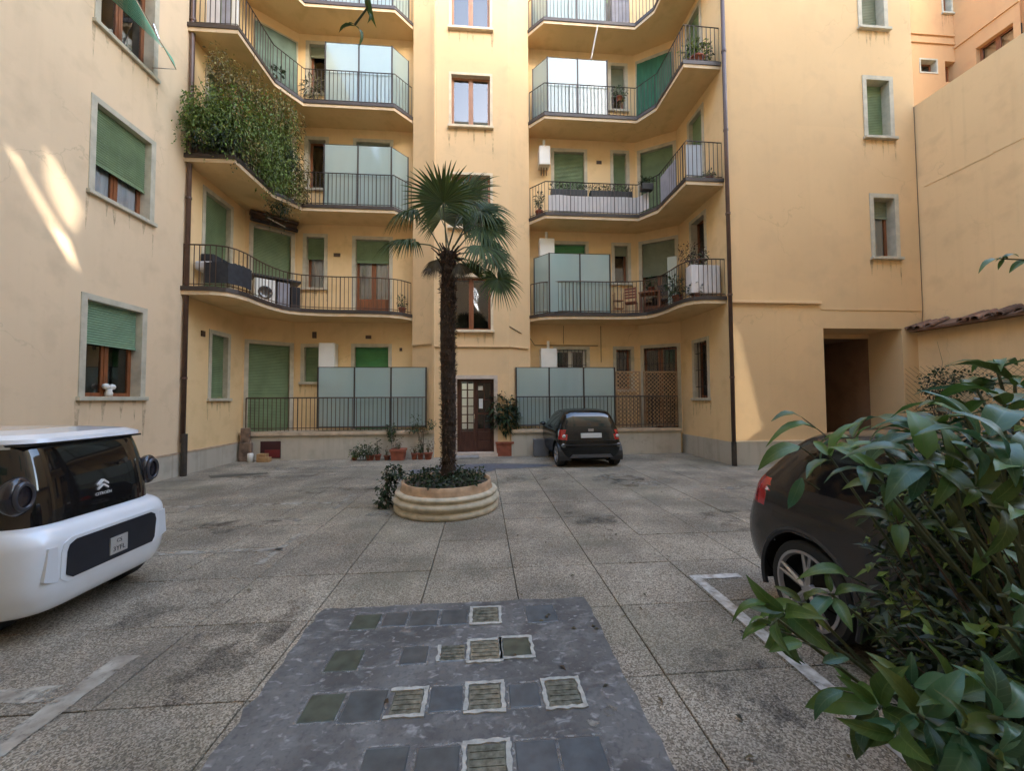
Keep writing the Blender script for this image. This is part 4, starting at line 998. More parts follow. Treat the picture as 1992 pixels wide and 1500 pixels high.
zz = (1.385, 1.395, 1.425, 1.455, 1.48)
for i in range(4): b.idx([(x, y, zz[i]) for x, y in rr[i]] + [(x, y, zz[i + 1]) for x, y in rr[i + 1]], [(k, (k + 1) % 80, 80 + (k + 1) % 80, 80 + k) for k in range(80)])
b.face([(x, y, zz[4]) for x, y in rr[4]]); b.face([(x, y, zz[0]) for x, y in reversed(rr[0])])
part(b, 'roof', W_, mc, mc, smooth=True)
b = MB(); b.prism([(.21, -.49), (.35, -.50), (.35, .50), (.21, .49)], 1.372, 1.388); part(b, 'roof_seal', M_BLACKP, mc, mc)
def rearpoly(b, yz, x0, x1, n=None):
    """a plate on the rear face: outline in (y, z), from x0 (outer) to x1"""
    k = len(yz); b.idx([(x0, y, z) for y, z in yz] + [(x1, y, z) for y, z in yz], [tuple(range(k))] + [(i, (i + 1) % k, k + (i + 1) % k, k + i) for i in range(k)])
ins = [(-.385, .63), (-.34, .655), (.34, .655), (.385, .63), (.40, .58), (.405, .42), (.36, .385), (-.36, .385), (-.385, .42), (-.40, .58)]
b = MB(); rearpoly(b, [(y * 1.09, .51 + (z - .51) * 1.17) for y, z in ins], -.004, .03); part(b, 'insert_surround', W_, mc, mc, bevel=.003)
b = MB(); rearpoly(b, ins, -.010, .02); bi = part(b, 'bumper_insert', mat('insert_black', (0.012, 0.016, 0.026), 0.3, var=.3, vscale=9), mc, mc, bevel=.004)
for sg in (-1, 1):
    b = MB(); p = [(sg * .465, .64), (sg * .52, .645), (sg * .545, .42), (sg * .455, .385), (sg * .45, .47)]; rearpoly(b, p if sg < 0 else p[::-1], .003, .03); part(b, 'bumper_pocket', mat('pocket_grey', (0.62, 0.65, 0.68), 0.5), mc, mc, bevel=.002)
    b = MB(); b.lathe([(0.001, .02), (.06, .018), (.085, .008), (.10, -.01), (.105, -.03), (.10, -.08), (.08, -.14)], (0, 0, 0), 32)
    b.v = [(.16 - z * .7, sg * .55 + x * .88, 1.03 + y * 1.32) for x, y, z in b.v]; lamp = part(b, 'tail_lamp', mat('lamp_housing', (0.018, 0.015, 0.02), 0.22, coat=.4), mc, mc, smooth=True)
    b = MB(); b.lathe([(.058, .017), (.063, .028), (.078, .026), (.083, .010)], (0, 0, 0), 36); b.v = [(.157 - z, sg * .55 + x * .83, 1.03 + y * 1.27) for x, y, z in b.v]
    part(b, 'lamp_ring', mat('lamp_ring_grey', (0.045, 0.045, 0.055), 0.15), lamp, mc, smooth=True)
b = MB(); rearpoly(b, [(-.09, .42), (.07, .42), (.07, .56), (-.09, .56)][::-1], -.018, -.010); pt = part(b, 'number_plate', mat('dull_plate', (0.40, 0.39, 0.37), .5, var=.15, vscale=30), mc, mc)
txt('C5', .045, mc, (-.0185, -.01, .522), REARROT, 'plate_text', M_INK, pt); txt('3YFL', .055, mc, (-.0185, -.01, .458), REARROT, 'plate_text', M_INK, pt)
b = MB(); M_BADGE = mat('badge_white', (0.7, 0.7, 0.7), .3)
for z0 in (1.02, .985):
    for sg in (-1, 1):
        b.hexa([(.105, 0, z0 + .022), (.105, sg * .045, z0 - .012), (.105, sg * .045, z0 - .026), (.105, 0, z0 + .006), (.16, 0, z0 + .022), (.16, sg * .045, z0 - .012), (.16, sg * .045, z0 - .026), (.16, 0, z0 + .006)])
part(b, 'chevron_badge', M_BADGE, mc, mc)
txt('CITRO\u00cbN', .034, mc, (.106, 0, .925), REARROT, 'badge_text', M_BADGE, mc)
b = MB(); b.box(.2, 2.2, -.5, .5, .16, .3); part(b, 'underbody', M_BLACKP, mc, mc)
for x, y, sd in ((.55, .45, 1), (.40, -.55, -1), (1.95, .53, 1), (1.95, -.55, -1)): wheel(mc, x, y, .26, .15, sd)

# --- small black hatchback by the terrace; local +x away from us
sm_ = thing('black_hatchback', (2.68, 9.28, 0), 'small black two door hatchback parked against the right terrace', 'car', rz=math.radians(91.5))
K_ = mat('black_paint', (0.006, 0.007, 0.008), 0.18, spec=0.35, coat=0.25)
WHB = [(.42, .29), (2.27, .29)]
def scl(c, n):
    if .70 < c.z < .93 and c.x < .24 and abs(c.y) > .615: return 'tail_lamp_l' if c.y > 0 else 'tail_lamp_r'
    for wx, wr in WHB:
        if abs(c.y) > .55 and (c.x - wx) ** 2 + (c.z - wr) ** 2 < .35 ** 2: return None
    if 1.0 < c.z < 1.36:
        if n.x < -.55 and abs(c.y) < .56: return 'rear_window'
        if n.x > .5 and abs(c.y) < .58: return 'windscreen'
        if abs(n.y) > .75 and .42 < c.x < 1.9 and c.z > 1.02: return 'side_window_l' if c.y > 0 else 'side_window_r'
    return 'body'
keys = [(.18, .12, 2.56, .68, 8), (.27, .03, 2.66, .77, 8), (.42, 0, 2.69, .82, 8), (.62, .01, 2.68, .83, 8), (.80, .05, 2.62, .825, 7), (.92, .08, 2.45, .80, 7), (1.0, .11, 2.2, .76, 7), (1.15, .16, 1.95, .70, 7), (1.30, .24, 1.68, .63, 7), (1.39, .34, 1.45, .56, 4), (1.435, .52, 1.2, .4, 3.5), (1.45, .7, 1.0, .2, 3)]
for cl, b in ringbody(keys, scl, 120, 56).items(): part(b, cl[:11] if cl.startswith('side') else cl[:9] if cl.startswith('tail') else cl, K_ if cl == 'body' else M_RED if cl.startswith('tail') else M_BLKG, sm_, sm_, smooth=True)
for wx, wr in WHB:
    for sd in (1, -1):
        b = MB(); n = 20
        for k in range(n):
            a0, a1 = math.pi * 2 * k / n, math.pi * 2 * (k + 1) / n
            p = [(wx + .37 * math.cos(a), sd * .5, wr + .37 * math.sin(a)) for a in (a0, a1)]; q = [(x, sd * .815, z) for x, y, z in p]
            if min(p[0][2], p[1][2]) > .15: b.face([p[0], p[1], q[1], q[0]])
        b.face([(wx + .37 * math.cos(2 * math.pi * k / n), sd * .5, max(.12, wr + .37 * math.sin(2 * math.pi * k / n))) for k in range(n)])
        part(b, 'wheel_arch', M_BLACKP, sm_, sm_); wheel(sm_, wx, sd * .80, .29, .18, sd)
for sg in (-1, 1):
    b = MB(); b.lathe([(0.001, .042), (.03, .038), (.042, .02)], (0, 0, 0), 16); b.v = [(.075 - z * .7, sg * .68 + x, .775 + y) for x, y, z in b.v]; part(b, 'reversing_lamp', M_CLEAR, sm_, sm_, smooth=True)
    b = MB(); b.lathe([(0.001, .03), (.05, .026), (.07, .0), (.07, -.05)], (0, 0, 0), 16); b.v = [(.02 - z * .5, sg * .70 + x * .8, .55 + y * .7) for x, y, z in b.v]; part(b, 'bumper_reflector', mat('grey_gloss', (.25, .25, .25), .1, coat=1), sm_, sm_, smooth=True)
    b = MB(); b.lathe([(0.001, .09), (.05, .07), (.08, 0), (.05, -.03)], (0, 0, 0), 12); b.v = [(1.72 - z, sg * .90 + x * 1.1, 1.0 + y * .7) for x, y, z in b.v]; part(b, 'mirror', K_, sm_, sm_, smooth=True)
b = MB(); rearpoly(b, [(-.26, .735), (.26, .735), (.26, .845), (-.26, .845)][::-1], .005, .1); pt = part(b, 'number_plate', M_PLATE, sm_, sm_)
b = MB(); rearpoly(b, [(-.06, .90), (.06, .90), (.06, .945), (-.06, .945)][::-1], .045, .2); part(b, 'badge', M_CHROME, sm_, sm_, bevel=.01)
b = MB(); rearpoly(b, [(-.72, .545), (.72, .545), (.74, .575), (-.74, .575)][::-1], -.012, .1); rearpoly(b, [(-.62, .665), (.62, .665), (.62, .675), (-.62, .675)][::-1], -.004, .1); part(b, 'bumper_line', M_BLACKP, sm_, sm_)
b = MB(); rearpoly(b, [(-.55, .25), (.55, .25), (.48, .33), (-.48, .33)][::-1], -.006, .1); part(b, 'diffuser', mat('grey_plastic', (.07, .07, .075), .5), sm_, sm_)
b = MB(); b.tube([(.13, -.02, 1.06), (.17, .3, 1.12)], .008); part(b, 'wiper', M_BLACKP, sm_, sm_)

# --- dark car behind the shrub at the right; local +x towards the viewer's side (-Y)
dc = thing('dark_estate_car', (3.16, 3.34, 0), 'dark brown grey car standing in the right bay half hidden by the shrub', 'car', rz=-math.pi / 2)
D_ = mat('brown_grey_paint', (0.022, 0.019, 0.018), 0.25, spec=0.4, coat=0.35)
WHD = [(.74, .33), (3.38, .33)]
def dcl(c, n):
    if .83 < c.z < 1.04 and c.x < .36 and abs(c.y) > .58: return 'tail_lamp_l' if c.y > 0 else 'tail_lamp_r'
    for wx, wr in WHD:
        if abs(c.y) > .55 and (c.x - wx) ** 2 + (c.z - wr) ** 2 < .395 ** 2: return None
    if 1.03 < c.z < 1.42:
        if n.x < -.45 and abs(c.y) < .60: return 'rear_window'
        if n.x > .4 and abs(c.y) < .62: return 'windscreen'
        if abs(n.y) > .72 and .62 < c.x < 3.0 and not 1.72 < c.x < 1.8: return 'side_window_l' if c.y > 0 else 'side_window_r'
    return 'body'
keys = [(.20, .16, 4.1, .74, 10), (.28, .05, 4.2, .82, 10), (.42, 0, 4.25, .87, 10), (.62, -.01, 4.26, .885, 10), (.82, .03, 4.15, .885, 9), (.93, .06, 4.0, .87, 9), (1.0, .09, 3.3, .84, 9), (1.08, .15, 3.05, .80, 9), (1.25, .30, 2.7, .72, 9), (1.38, .44, 2.4, .64, 9), (1.45, .58, 2.2, .56, 4), (1.49, .85, 2.0, .4, 3.5), (1.5, 1.1, 1.8, .2, 3)]
for cl, b in ringbody(keys, dcl, 150, 60).items(): part(b, cl[:11] if cl.startswith('side') else cl[:9] if cl.startswith('tail') else cl, D_ if cl == 'body' else M_RED if cl.startswith('tail') else M_BLKG, dc, dc, smooth=True)
for wx, wr in WHD:
    for sd in (1, -1):
        b = MB(); n = 28; Rr = .415
        for k in range(n):
            a0, a1 = math.pi * 2 * k / n, math.pi * 2 * (k + 1) / n
            p = [(wx + Rr * math.cos(a), sd * .5, wr + Rr * math.sin(a)) for a in (a0, a1)]; q = [(x, sd * .87, z) for x, y, z in p]
            if min(p[0][2], p[1][2]) > .17: b.face([p[0], p[1], q[1], q[0]])
        b.face([(wx + Rr * math.cos(2 * math.pi * k / n), sd * .5, max(.14, wr + Rr * math.sin(2 * math.pi * k / n))) for k in range(n)])
        arc = [(wx + .405 * math.cos(a), sd * .872, wr + .405 * math.sin(a)) for a in (math.radians(-18 + 216 * k / 24) for k in range(25))]
        b.tube(arc, .022, 6); part(b, 'wheel_arch', M_BLACKP, dc, dc); wheel(dc, wx, sd * .865, .33, .2, sd, spokes=5, rimr=.72)
for sg in (-1, 1):
    b = MB(); b.lathe([(0.001, .09), (.06, .07), (.09, 0), (.06, -.04)], (0, 0, 0), 12); b.v = [(2.75 - z, sg * .97 + x * 1.1, 1.05 + y * .7) for x, y, z in b.v]; part(b, 'mirror', D_, dc, dc, smooth=True)
    b = MB(); b.tube([(1.55, sg * .865, .93), (1.72, sg * .875, .935)], .012); part(b, 'door_handle', M_CHROME, dc, dc); b = MB(); b.tube([(2.6, sg * .865, .93), (2.77, sg * .875, .935)], .012); part(b, 'door_handle', M_CHROME, dc, dc)
    b = MB(); b.tube([(.62, sg * .775, 1.03), (1.2, sg * .812, 1.035), (3.0, sg * .815, 1.03)], .009, 5); part(b, 'window_trim', M_CHROME, dc, dc)
b = MB(); rearpoly(b, [(-.26, .62), (.26, .62), (.26, .73), (-.26, .73)][::-1], -.016, .1); part(b, 'number_plate', M_PLATE, dc, dc)

# ------------------------------------------------------------------ plants
def leafquad(b, c, d, n, L, W, mi=0, fold=0.25):
    """a folded leaf of four triangles"""
    s = d.cross(n).normalized(); m = c + d * (L * .45)
    i = len(b.v); b.v += [tuple(c), tuple(m + s * W / 2 + n * W * fold), tuple(c + d * L - n * L * .15), tuple(m - s * W / 2 + n * W * fold), tuple(m)]
    b.f += [(i, i + 1, i + 4), (i + 1, i + 2, i + 4), (i, i + 4, i + 3), (i + 4, i + 2, i + 3)]; b.m += [mi] * 4
def rdir():
    z = U(-1, 1); a = U(0, 6.2832); q = math.sqrt(1 - z * z); return Vector((q * math.cos(a), q * math.sin(a), z))
def cloud(b, c, r, n, L, W, droop=0.3, mi=0, shell=0.5):
    c = Vector(c)
    for _ in range(n):
        d = rdir(); k = (shell + (1 - shell) * R()) if R() < .75 else R()
        p = c + Vector((d.x * r[0], d.y * r[1], d.z * r[2])) * k
        dr = (d + rdir() * .9 + Vector((0, 0, -droop))).normalized(); nn = (rdir() * .7 + Vector((0, 0, 1)) + d * .4).normalized()
        leafquad(b, p, dr, nn, L * U(.6, 1.25), W * U(.7, 1.2), mi)
def twigs(b, base, c, r, n, rad=0.006, mi=0):
    base = Vector(base); c = Vector(c)
    for _ in range(n):
        d = rdir(); e = c + Vector((d.x * r[0], d.y * r[1], d.z * r[2])) * U(.4, .95); m = (base + e) / 2 + Vector((U(-.05, .05), U(-.05, .05), U(.0, .08)))
        b.tube([base, m, e], [rad, rad * .7, rad * .35], 4, mi)
def pot_plant(name, label, cat, loc, pr, ph, leaves, square=False, pm=M_TERRA, group=None, stem=M_STEM):
    """a pot with soil and leaves; leaves = list of (offset, radii, count, L, W, material)"""
    t = thing(name, loc, label, cat, group); x, y, z = loc
    b = MB()
    if square:
        b.hexa([(x - pr * .85, y - pr * .85, z), (x + pr * .85, y - pr * .85, z), (x + pr * .85, y + pr * .85, z), (x - pr * .85, y + pr * .85, z), (x - pr, y - pr, z + ph), (x + pr, y - pr, z + ph), (x + pr, y + pr, z + ph), (x - pr, y + pr, z + ph)])
        for q in ((x - pr - .015, x + pr + .015, y - pr - .015, y - pr + .01), (x - pr - .015, x + pr + .015, y + pr - .01, y + pr + .015), (x - pr - .015, x - pr + .01, y - pr, y + pr), (x + pr - .01, x + pr + .015, y - pr, y + pr)): b.box(*q, z + ph - .05, z + ph + .012)
    else: b.lathe([(pr * .7, 0), (pr * .95, ph * .82), (pr * 1.08, ph * .84), (pr * 1.1, ph), (pr * .95, ph), (pr * .9, ph * .9), (0.001, ph * .9)], (x, y, z), 20)
    b.build('pot', pm, t, smooth=not square)
    for off, r, n, L, W, m in leaves:
        c = Vector((x, y, z + ph)) + Vector(off); b = MB(); cloud(b, c, r, n, L, W); b.build('foliage', m, t)['kind'] = 'stuff'
    b = MB(); off, r = leaves[0][0], leaves[0][1]; twigs(b, (x, y, z + ph * .9), Vector((x, y, z + ph)) + Vector(off), r, 9, .008); b.build('stems', stem, t)['kind'] = 'stuff'
    return t

# --- round stone planter, palm and ivy
PC = Vector((-0.57, 6.22, 0))
pr_ = [(.80, 0), (.815, .02), (.815, .075), (.79, .09), (.785, .10), (.80, .115), (.825, .145), (.83, .17), (.815, .20), (.785, .215), (.775, .23), (.79, .245), (.80, .27), (.785, .295), (.75, .305), (.725, .31)]
st = thing('stone_planter', PC, 'round moulded stone planter holding the palm in the middle of the court', 'planter')
b = MB(); b.lathe(pr_, PC, 72, wob=.004); b.build('moulded_ring', M_STONE, st, smooth=True)
b = MB(); b.lathe([(.725, .31), (.705, .36), (.70, .43), (.675, .435), (.66, .38)], PC, 72, wob=.004); b.build('inner_band', M_STONE2, st, smooth=True)
b = MB(); b.lathe([(.67, .38), (.45, .41), (.2, .44), (.001, .45)], PC, 40, wob=.01); b.build('soil', M_SOIL, st, smooth=True)
iv = MB()
for _ in range(60):
    a = U(0, 6.283); r = .62 * math.sqrt(R()); cloud(iv, (PC.x + r * math.cos(a), PC.y + r * math.sin(a), .47), (.14, .14, .08), 22, .06, .045, 0)
tag(iv.build('ground_ivy', L_DARK), 'low dark ivy covering the soil of the round planter', 'plant', kind='stuff')
pt_ = thing('potted_bush', (-1.55, 6.35, 0), 'dark straggly bush spilling over the left rim of the round planter', 'bush')
b = MB()
for c, r, n in (((-1.43, 6.3, .52), (.16, .16, .14), 130), ((-1.52, 6.25, .34), (.15, .15, .2), 120), ((-1.55, 6.2, .12), (.12, .12, .14), 60)): cloud(b, c, r, n, .085, .05, .6)
b.build('foliage', L_DARK, pt_)['kind'] = 'stuff'
b = MB(); twigs(b, (-1.5, 6.25, 0), (-1.48, 6.28, .4), (.15, .15, .25), 12); b.build('stems', M_BARK, pt_)['kind'] = 'stuff'

palm = thing('palm_tree', (PC.x, PC.y, .43), 'tall fan palm with a shaggy dark trunk growing from the round planter', 'palm tree')
cr = onY(872, 492, PC.y); TB = Vector((PC.x, PC.y, .42))
tb0 = onY(872, 925, PC.y); TB.x = tb0.x
b = MB(); path = []; rad = []
n = 60
for i in range(n + 1):
    k = i / n; path.append(TB.lerp(cr, k) + Vector((.012 * math.sin(k * 7), 0, 0))); rad.append((.105 + .012 * math.sin(k * 3) + (.02 if k > .9 else 0) - .0 * k) * (1 + .03 * ((i % 2) * 2 - 1) + U(-.04, .04)) * (1.12 if k < .04 else 1))
b.tube(path, rad, 18); b.build('trunk', M_PALMT, palm)
b = MB()
for _ in range(3600):
    k = R() ** .9; p = TB.lerp(cr, k); a = U(0, 6.283); rr = .105 + (.03 * max(0, (k - .8) / .2))
    o_ = Vector((math.cos(a), math.sin(a), 0)); q = p + o_ * rr
    L = U(.03, .11) * (1 + 1.0 * max(0, k - .75)); up = U(.2, 1.5) * (1 if R() < .7 else -1); d = (o_ + Vector((U(-.5, .5), U(-.5, .5), up))).normalized()
    leafquad(b, q - o_ * .01, d, o_, L, U(.008, .026), 0, .1)
b.build('trunk_fibre', M_FIBRE, palm)['kind'] = 'stuff'
def fan(h, tip, toward, L, n=34, spread=250, m=L_PALM, droop=.35, base=None, closed=0.0):
    """one palmate leaf: petiole from the crown to the hastula h, then pleated segments; tip = direction of the middle segment"""
    D = (tip - h).normalized(); N = toward.normalized(); N = (N - D * N.dot(D)).normalized(); S = D.cross(N).normalized()
    b = MB(); base = base or cr + Vector((U(-.03, .03), U(-.03, .03), U(-.12, .05)))
    mid = (base + h) / 2 + Vector((0, 0, .10 * (h - base).length))
    b.tube([base, mid, h], [.014, .011, .009], 5, 1)
    for i in range(n):
        a = math.radians(-spread / 2 + spread * i / (n - 1) + U(-2, 2)); l = L * (0.72 + .28 * math.cos(a * .6)) * U(.88, 1.08)
        d = (D * math.cos(a) + S * math.sin(a)); d = (d + N * (.28 * math.cos(a * .5) - closed * abs(math.sin(a)))).normalized()
        pts = []; k_ = 6
        for j in range(k_ + 1):
            t = j / k_; p = h + d * (l * t) + Vector((0, 0, -1)) * (droop * l * max(0, t - .35) ** 2 * 1.4) - N * (.02 * t)
            w = .021 * L / .6 * (min(1, .25 + 2.2 * t) if t < .45 else 1.24 * (1 - t) / .55 * .85 + .06)
            pts.append((p, w))
        sd = d.cross(N).normalized(); i0 = len(b.v)
        for p, w in pts: b.v += [tuple(p - sd * w + N * w * .4), tuple(p), tuple(p + sd * w + N * w * .4)]
        for j in range(k_):
            q = i0 + 3 * j; b.f += [(q, q + 1, q + 4, q + 3), (q + 1, q + 2, q + 5, q + 4)]; b.m += [0, 0]
    return b.build('frond', [m, M_STEM], palm)
cam_ = Vector((0, -1, 0.1))
Yp = PC.y
FANS = [  # hastula px, tip px, depth offset, normal, segment length, spread, droop
    ((862, 393), (845, 295), -.25, (-.1, -1, .35), .70, 270, .2, L_PALM), ((905, 388), (975, 335), .1, (.25, -.6, .8), .72, 230, .35, L_PALM),
    ((925, 437), (1000, 385), .35, (.2, -.4, .9), .55, 200, .55, L_PALMD), ((942, 440), (1005, 470), -.05, (.55, -.9, .3), .60, 230, .55, L_PALM),
    ((935, 478), (1000, 520), -.3, (.4, -.8, .6), .58, 220, .7, L_PALM), ((968, 543), (985, 590), -.15, (.3, -1, .35), .46, 300, .5, L_PALM),
    ((918, 530), (925, 480), .25, (0, -1, .2), .32, 230, .2, L_PALMD), ((805, 414), (765, 425), .1, (-.2, -.35, 1), .50, 220, 1.2, L_PALM),
    ((800, 472), (745, 480), -.2, (-.15, -.3, 1), .55, 220, 1.0, L_PALM), ((935, 410), (1000, 420), .15, (.3, -.7, .6), .62, 230, .6, L_PALM), ((960, 500), (1005, 520), .2, (.2, -.8, .5), .46, 230, .8, L_PALMD), ((838, 522), (820, 528), -.1, (-.3, -.6, .6), .18, 180, 1.0, L_DRY), ((850, 505), (838, 540), -.1, (-.5, -.7, .2), .30, 120, .6, L_DRY), ((893, 512), (903, 550), -.12, (.4, -.8, .2), .28, 120, .6, L_DRY),
    ((858, 425), (850, 380), .75, (.1, 1, .4), .55, 260, .4, L_PALMD), ((900, 420), (930, 395), .7, (.3, .8, .6), .55, 240, .5, L_PALM)]
for h, t_, dy, nrm, L, sp, dr, m in FANS:
    fan(onY(*h, Yp + dy), onY(*t_, Yp + dy), Vector(nrm), L, 42, sp, m, dr)
b = MB()
for a in range(14):
    an = a * .45; o_ = Vector((math.cos(an), math.sin(an), 0)); q = cr + o_ * .12 + Vector((0, 0, U(-.35, .02)))
    b.tube([q, q + o_ * U(.08, .2) + Vector((0, 0, U(.02, .14)))], [.016, .009], 5)
b.build('cut_leaf_base', M_PALMT, palm)['kind'] = 'stuff'

# --- ivy drowning the second floor left balcony
ivy = thing('climbing_plant', (-5.9, 9.8, 7.4), 'big green climber spilling over the second floor balcony at the left', 'climber')
IV = [  # px centre, radii px, depth Y, count, mat
    ((400, 225), (45, 65), 9.15, 700, 0), ((450, 235), (55, 75), 9.2, 900, 0), ((500, 250), (50, 85), 9.8, 900, 0), ((545, 255), (40, 85), 10.6, 700, 0), ((480, 300), (50, 50), 9.9, 500, 0),
    ((520, 330), (40, 50), 10.4, 500, 0), ((555, 345), (35, 50), 11.0, 450, 0), ((572, 370), (22, 40), 11.25, 260, 1), ((440, 150), (35, 45), 9.3, 260, 1), ((475, 175), (45, 50), 9.6, 330, 1), ((430, 120), (20, 30), 9.3, 80, 1),
    ((375, 215), (18, 35), 9.1, 130, 0), ((425, 270), (55, 30), 9.15, 350, 2), ((470, 270), (45, 60), 9.5, 300, 1), ((540, 215), (40, 40), 10.4, 260, 1), ((565, 300), (30, 50), 11.1, 300, 2), ((510, 200), (45, 40), 10.0, 250, 1), ((584, 335), (17, 38), 11.3, 150, 1), ((590, 372), (11, 34), 11.35, 110, 1), ((566, 240), (30, 28), 10.9, 130, 1), ((372, 240), (14, 25), 9.05, 70, 0), ((545, 400), (26, 18), 11.0, 120, 2)]
bs = [MB(), MB(), MB()]
for c, r, Y, n, k in IV:
    p = onY(*c, Y); e = onY(c[0] + r[0], c[1], Y); f_ = onY(c[0], c[1] - r[1], Y)
    cloud(bs[k], p, ((e - p).length, .38, (f_ - p).length), int(n * 2.1), .078, .038, 1.2, shell=.25)
    for _ in range(9):   # hanging shoots
        q = p + Vector((U(-1, 1) * (e - p).length, U(-.35, .2), U(-.6, .6) * (f_ - p).length)); l = U(.3, .7)
        for j in range(10): leafquad(bs[k], q + Vector((U(-.04, .04), U(-.04, .04), -l * j / 10)), (rdir() + Vector((0, 0, -1))).normalized(), rdir(), .07, .03)
for bb, m in zip(bs, (L_IVY, L_IVYD, L_DARK)): bb.build('foliage', m, ivy)['kind'] = 'stuff'
b = MB()
for _ in range(26):
    p = Vector((U(-6.6, -5.75), U(9.2, 9.5), 7.5)) if R() < .5 else Vector((-5.75, U(9.4, 11), 7.5)); b.tube([p, p + Vector((U(-.2, .2), U(-.2, .2), U(.6, 1.2))), p + Vector((U(-.4, .4), U(-.3, .3), U(1.4, 2.8)))], [.012, .009, .004], 4)
b.build('stems', M_BARK, ivy)['kind'] = 'stuff'

# ------------------------------------------------------------------ things on the balconies and walls
def boxthing(name, label, cat, m, x0, x1, y0, y1, z0, z1, bev=.01, group=None):
    b = MB(); b.box(x0, x1, y0, y1, z0, z1); return tag(b.build(name, m, None, bevel=bev), label, cat, group)
def boiler(x0, x1, z0, z1, label, flue=True):
    t = thing('boiler_cabinet', ((x0 + x1) / 2, YM - .18, z0), label, 'boiler', 'white boiler cabinets on the recess walls')
    b = MB(); b.box(x0, x1, YM - .34, YM - .003, z0, z1); b.build('cabinet', M_WHITE, t, bevel=.012)
    b = MB(); b.box(x0 + .03, x1 - .03, YM - .346, YM - .34, z0 + .04, z1 - .04); b.build('door_panel', M_WHITE, t, bevel=.003)
    b = MB()
    for k in range(3): x = x0 + (x1 - x0) * (k + 1) / 4; b.tube([(x, YM - .15, z0), (x, YM - .12, z0 - .25)], .014, 6)
    b.build('pipes', M_IRONB, t)
    if flue: b = MB(); b.tube([((x0 + x1) / 2, YM - .2, z1), ((x0 + x1) / 2, YM - .2, z1 + .25)], .045, 8); b.build('flue', M_WHITE, t)
boiler(-4.96, -4.5, 2.3, 3.45, 'white boiler cabinet beside the small green shutter on the left ground floor terrace', False)
boiler(1.85, 2.37, 2.35, 3.31, 'white boiler cabinet above the frosted glass of the right ground floor terrace')
boiler(1.84, 2.32, 5.9, 6.87, 'white boiler cabinet behind the frosted glass of the right first floor balcony')
boiler(1.85, 2.21, 9.3, 9.92, 'white boiler cabinet on the wall of the balcony with white planters')

# awning flap of the upper left window
aw = thing('shutter_awning', (XL, 7.75, 10), 'mint green shutter tilted outwards at the top left window', 'awning')
F0, F1 = onY(342, 134, 8.3), onY(316, 92, 8.3); G0, G1 = onY(266, 0, 7.3), onY(218, 0, 7.3)
G0 = F0 + (G0 - F0) * 1.15; G1 = F1 + (G1 - F1) * 1.15
b = MB(); n = 12
for i in range(n):
    k0, k1 = i / n, (i + 1) / n; o_ = Vector((.006, 0, .004)); bow = lambda k: Vector((.05, 0, .02)) * math.sin(math.pi * k)
    b.face([G0.lerp(G1, k0) + bow(k0), F0.lerp(F1, k0) + bow(k0), F0.lerp(F1, k1) + bow(k1) + o_, G0.lerp(G1, k1) + bow(k1) + o_])
b.build('slatted_panel', mat('awning_mint', (0.14, 0.42, 0.27), .6, var=.15), aw)
b = MB(); b.tube([G0, F0], .014, 6); b.tube([Vector((XL, F0.y, F0.z)), F0], .01, 6); b.tube([Vector((XL, G1.y, G1.z)), G1], .01, 6); b.tube([Vector((XL, F1.y, F1.z + .5)), F1], .01, 6); b.build('arms', M_CHROME, aw)

# folded awning under the second floor balcony
b = MB(); p = WDL
fa = thing('folded_awning', WDL.at(.7, .2, 7.0), 'dark rolled awning over the first floor diagonal shutter at the left', 'awning')
b = MW(WDL); b.wb(.1, 1.3, .03, .22, 6.98, 7.12); b.wb(.08, 1.32, .05, .30, 7.12, 7.2); b.build('cassette', M_IRONB, fa, bevel=.01)
b = MW(WDL); b.tube([WDL.at(.1, .25, 6.95), WDL.at(1.3, .27, 6.93)], .06, 8); b.build('roll', mat('dark_canvas', (.045, .03, .03), .9, var=.5, vscale=9), fa)
b = MW(WDL); b.tube([WDL.at(.5, .30, 7.08), WDL.at(.95, .34, 6.92)], .018, 5); b.build('arm', M_PLATE, fa)

# first floor left balcony: dark cloth, cabinets
def clothpath(path, z0, z1, m, label, name='privacy_screen', d=.02, top=None):
    b = MB(); P = offset(path, d); n = 8
    pts = []
    for i in range(len(P) - 1):
        for k in range(n): pts.append(Vector(P[i]).lerp(Vector(P[i + 1]), k / n))
    pts.append(Vector(P[-1])); zt = [z1 + U(-.015, .015) for _ in pts]
    for i in range(len(pts) - 1):
        a, c = pts[i], pts[i + 1]; b.face([(*a, z0), (*c, z0), (*c, zt[i + 1]), (*a, zt[i])])
    o = b.build(name, m, None, smooth=False); so_ = o.modifiers.new('thickness', 'SOLIDIFY'); so_.thickness = .006
    return tag(o, label, 'screen')
l1 = chaikin(PL, 2); l1o = offset(l1, .06)
clothpath([(-6.45, 9.27), (-5.9, 9.27), (-5.72, 9.55), (-5.69, 9.85)], FZ[1] + .12, FZ[1] + .62, M_CLOTHK, 'black cloth screen tied to the first floor railing at the left')
cab = thing('washing_machine', (-5.75, 11.3, FZ[1]), 'white washing machine on the first floor balcony at the left', 'washing machine')
b = MW(WDL); b.wb(.14, .66, .30, .80, FZ[1], FZ[1] + .80); b.build('cabinet', M_WHITE, cab, bevel=.02)
b = MB(); c = WDL.at(.40, .81, FZ[1] + .42); b.lathe([(.001, 0), (.12, 0), (.15, .015), (.17, .015), (.18, -.01)], (0, 0, 0), 24)
b.v = [tuple(c + WDL.u * x + Vector((0, 0, y)) + WDL.n * z) for x, y, z in b.v]; b.build('porthole', mat('porthole', (.03, .03, .035), .1, coat=1), cab, smooth=True)
b = MW(WDL); b.wb(.70, 1.0, .36, .80, FZ[1], FZ[1] + .78); tag(b.build('storage_cabinet', M_CLOTHG, None, bevel=.01), 'grey storage cabinet next to the washing machine', 'cabinet')
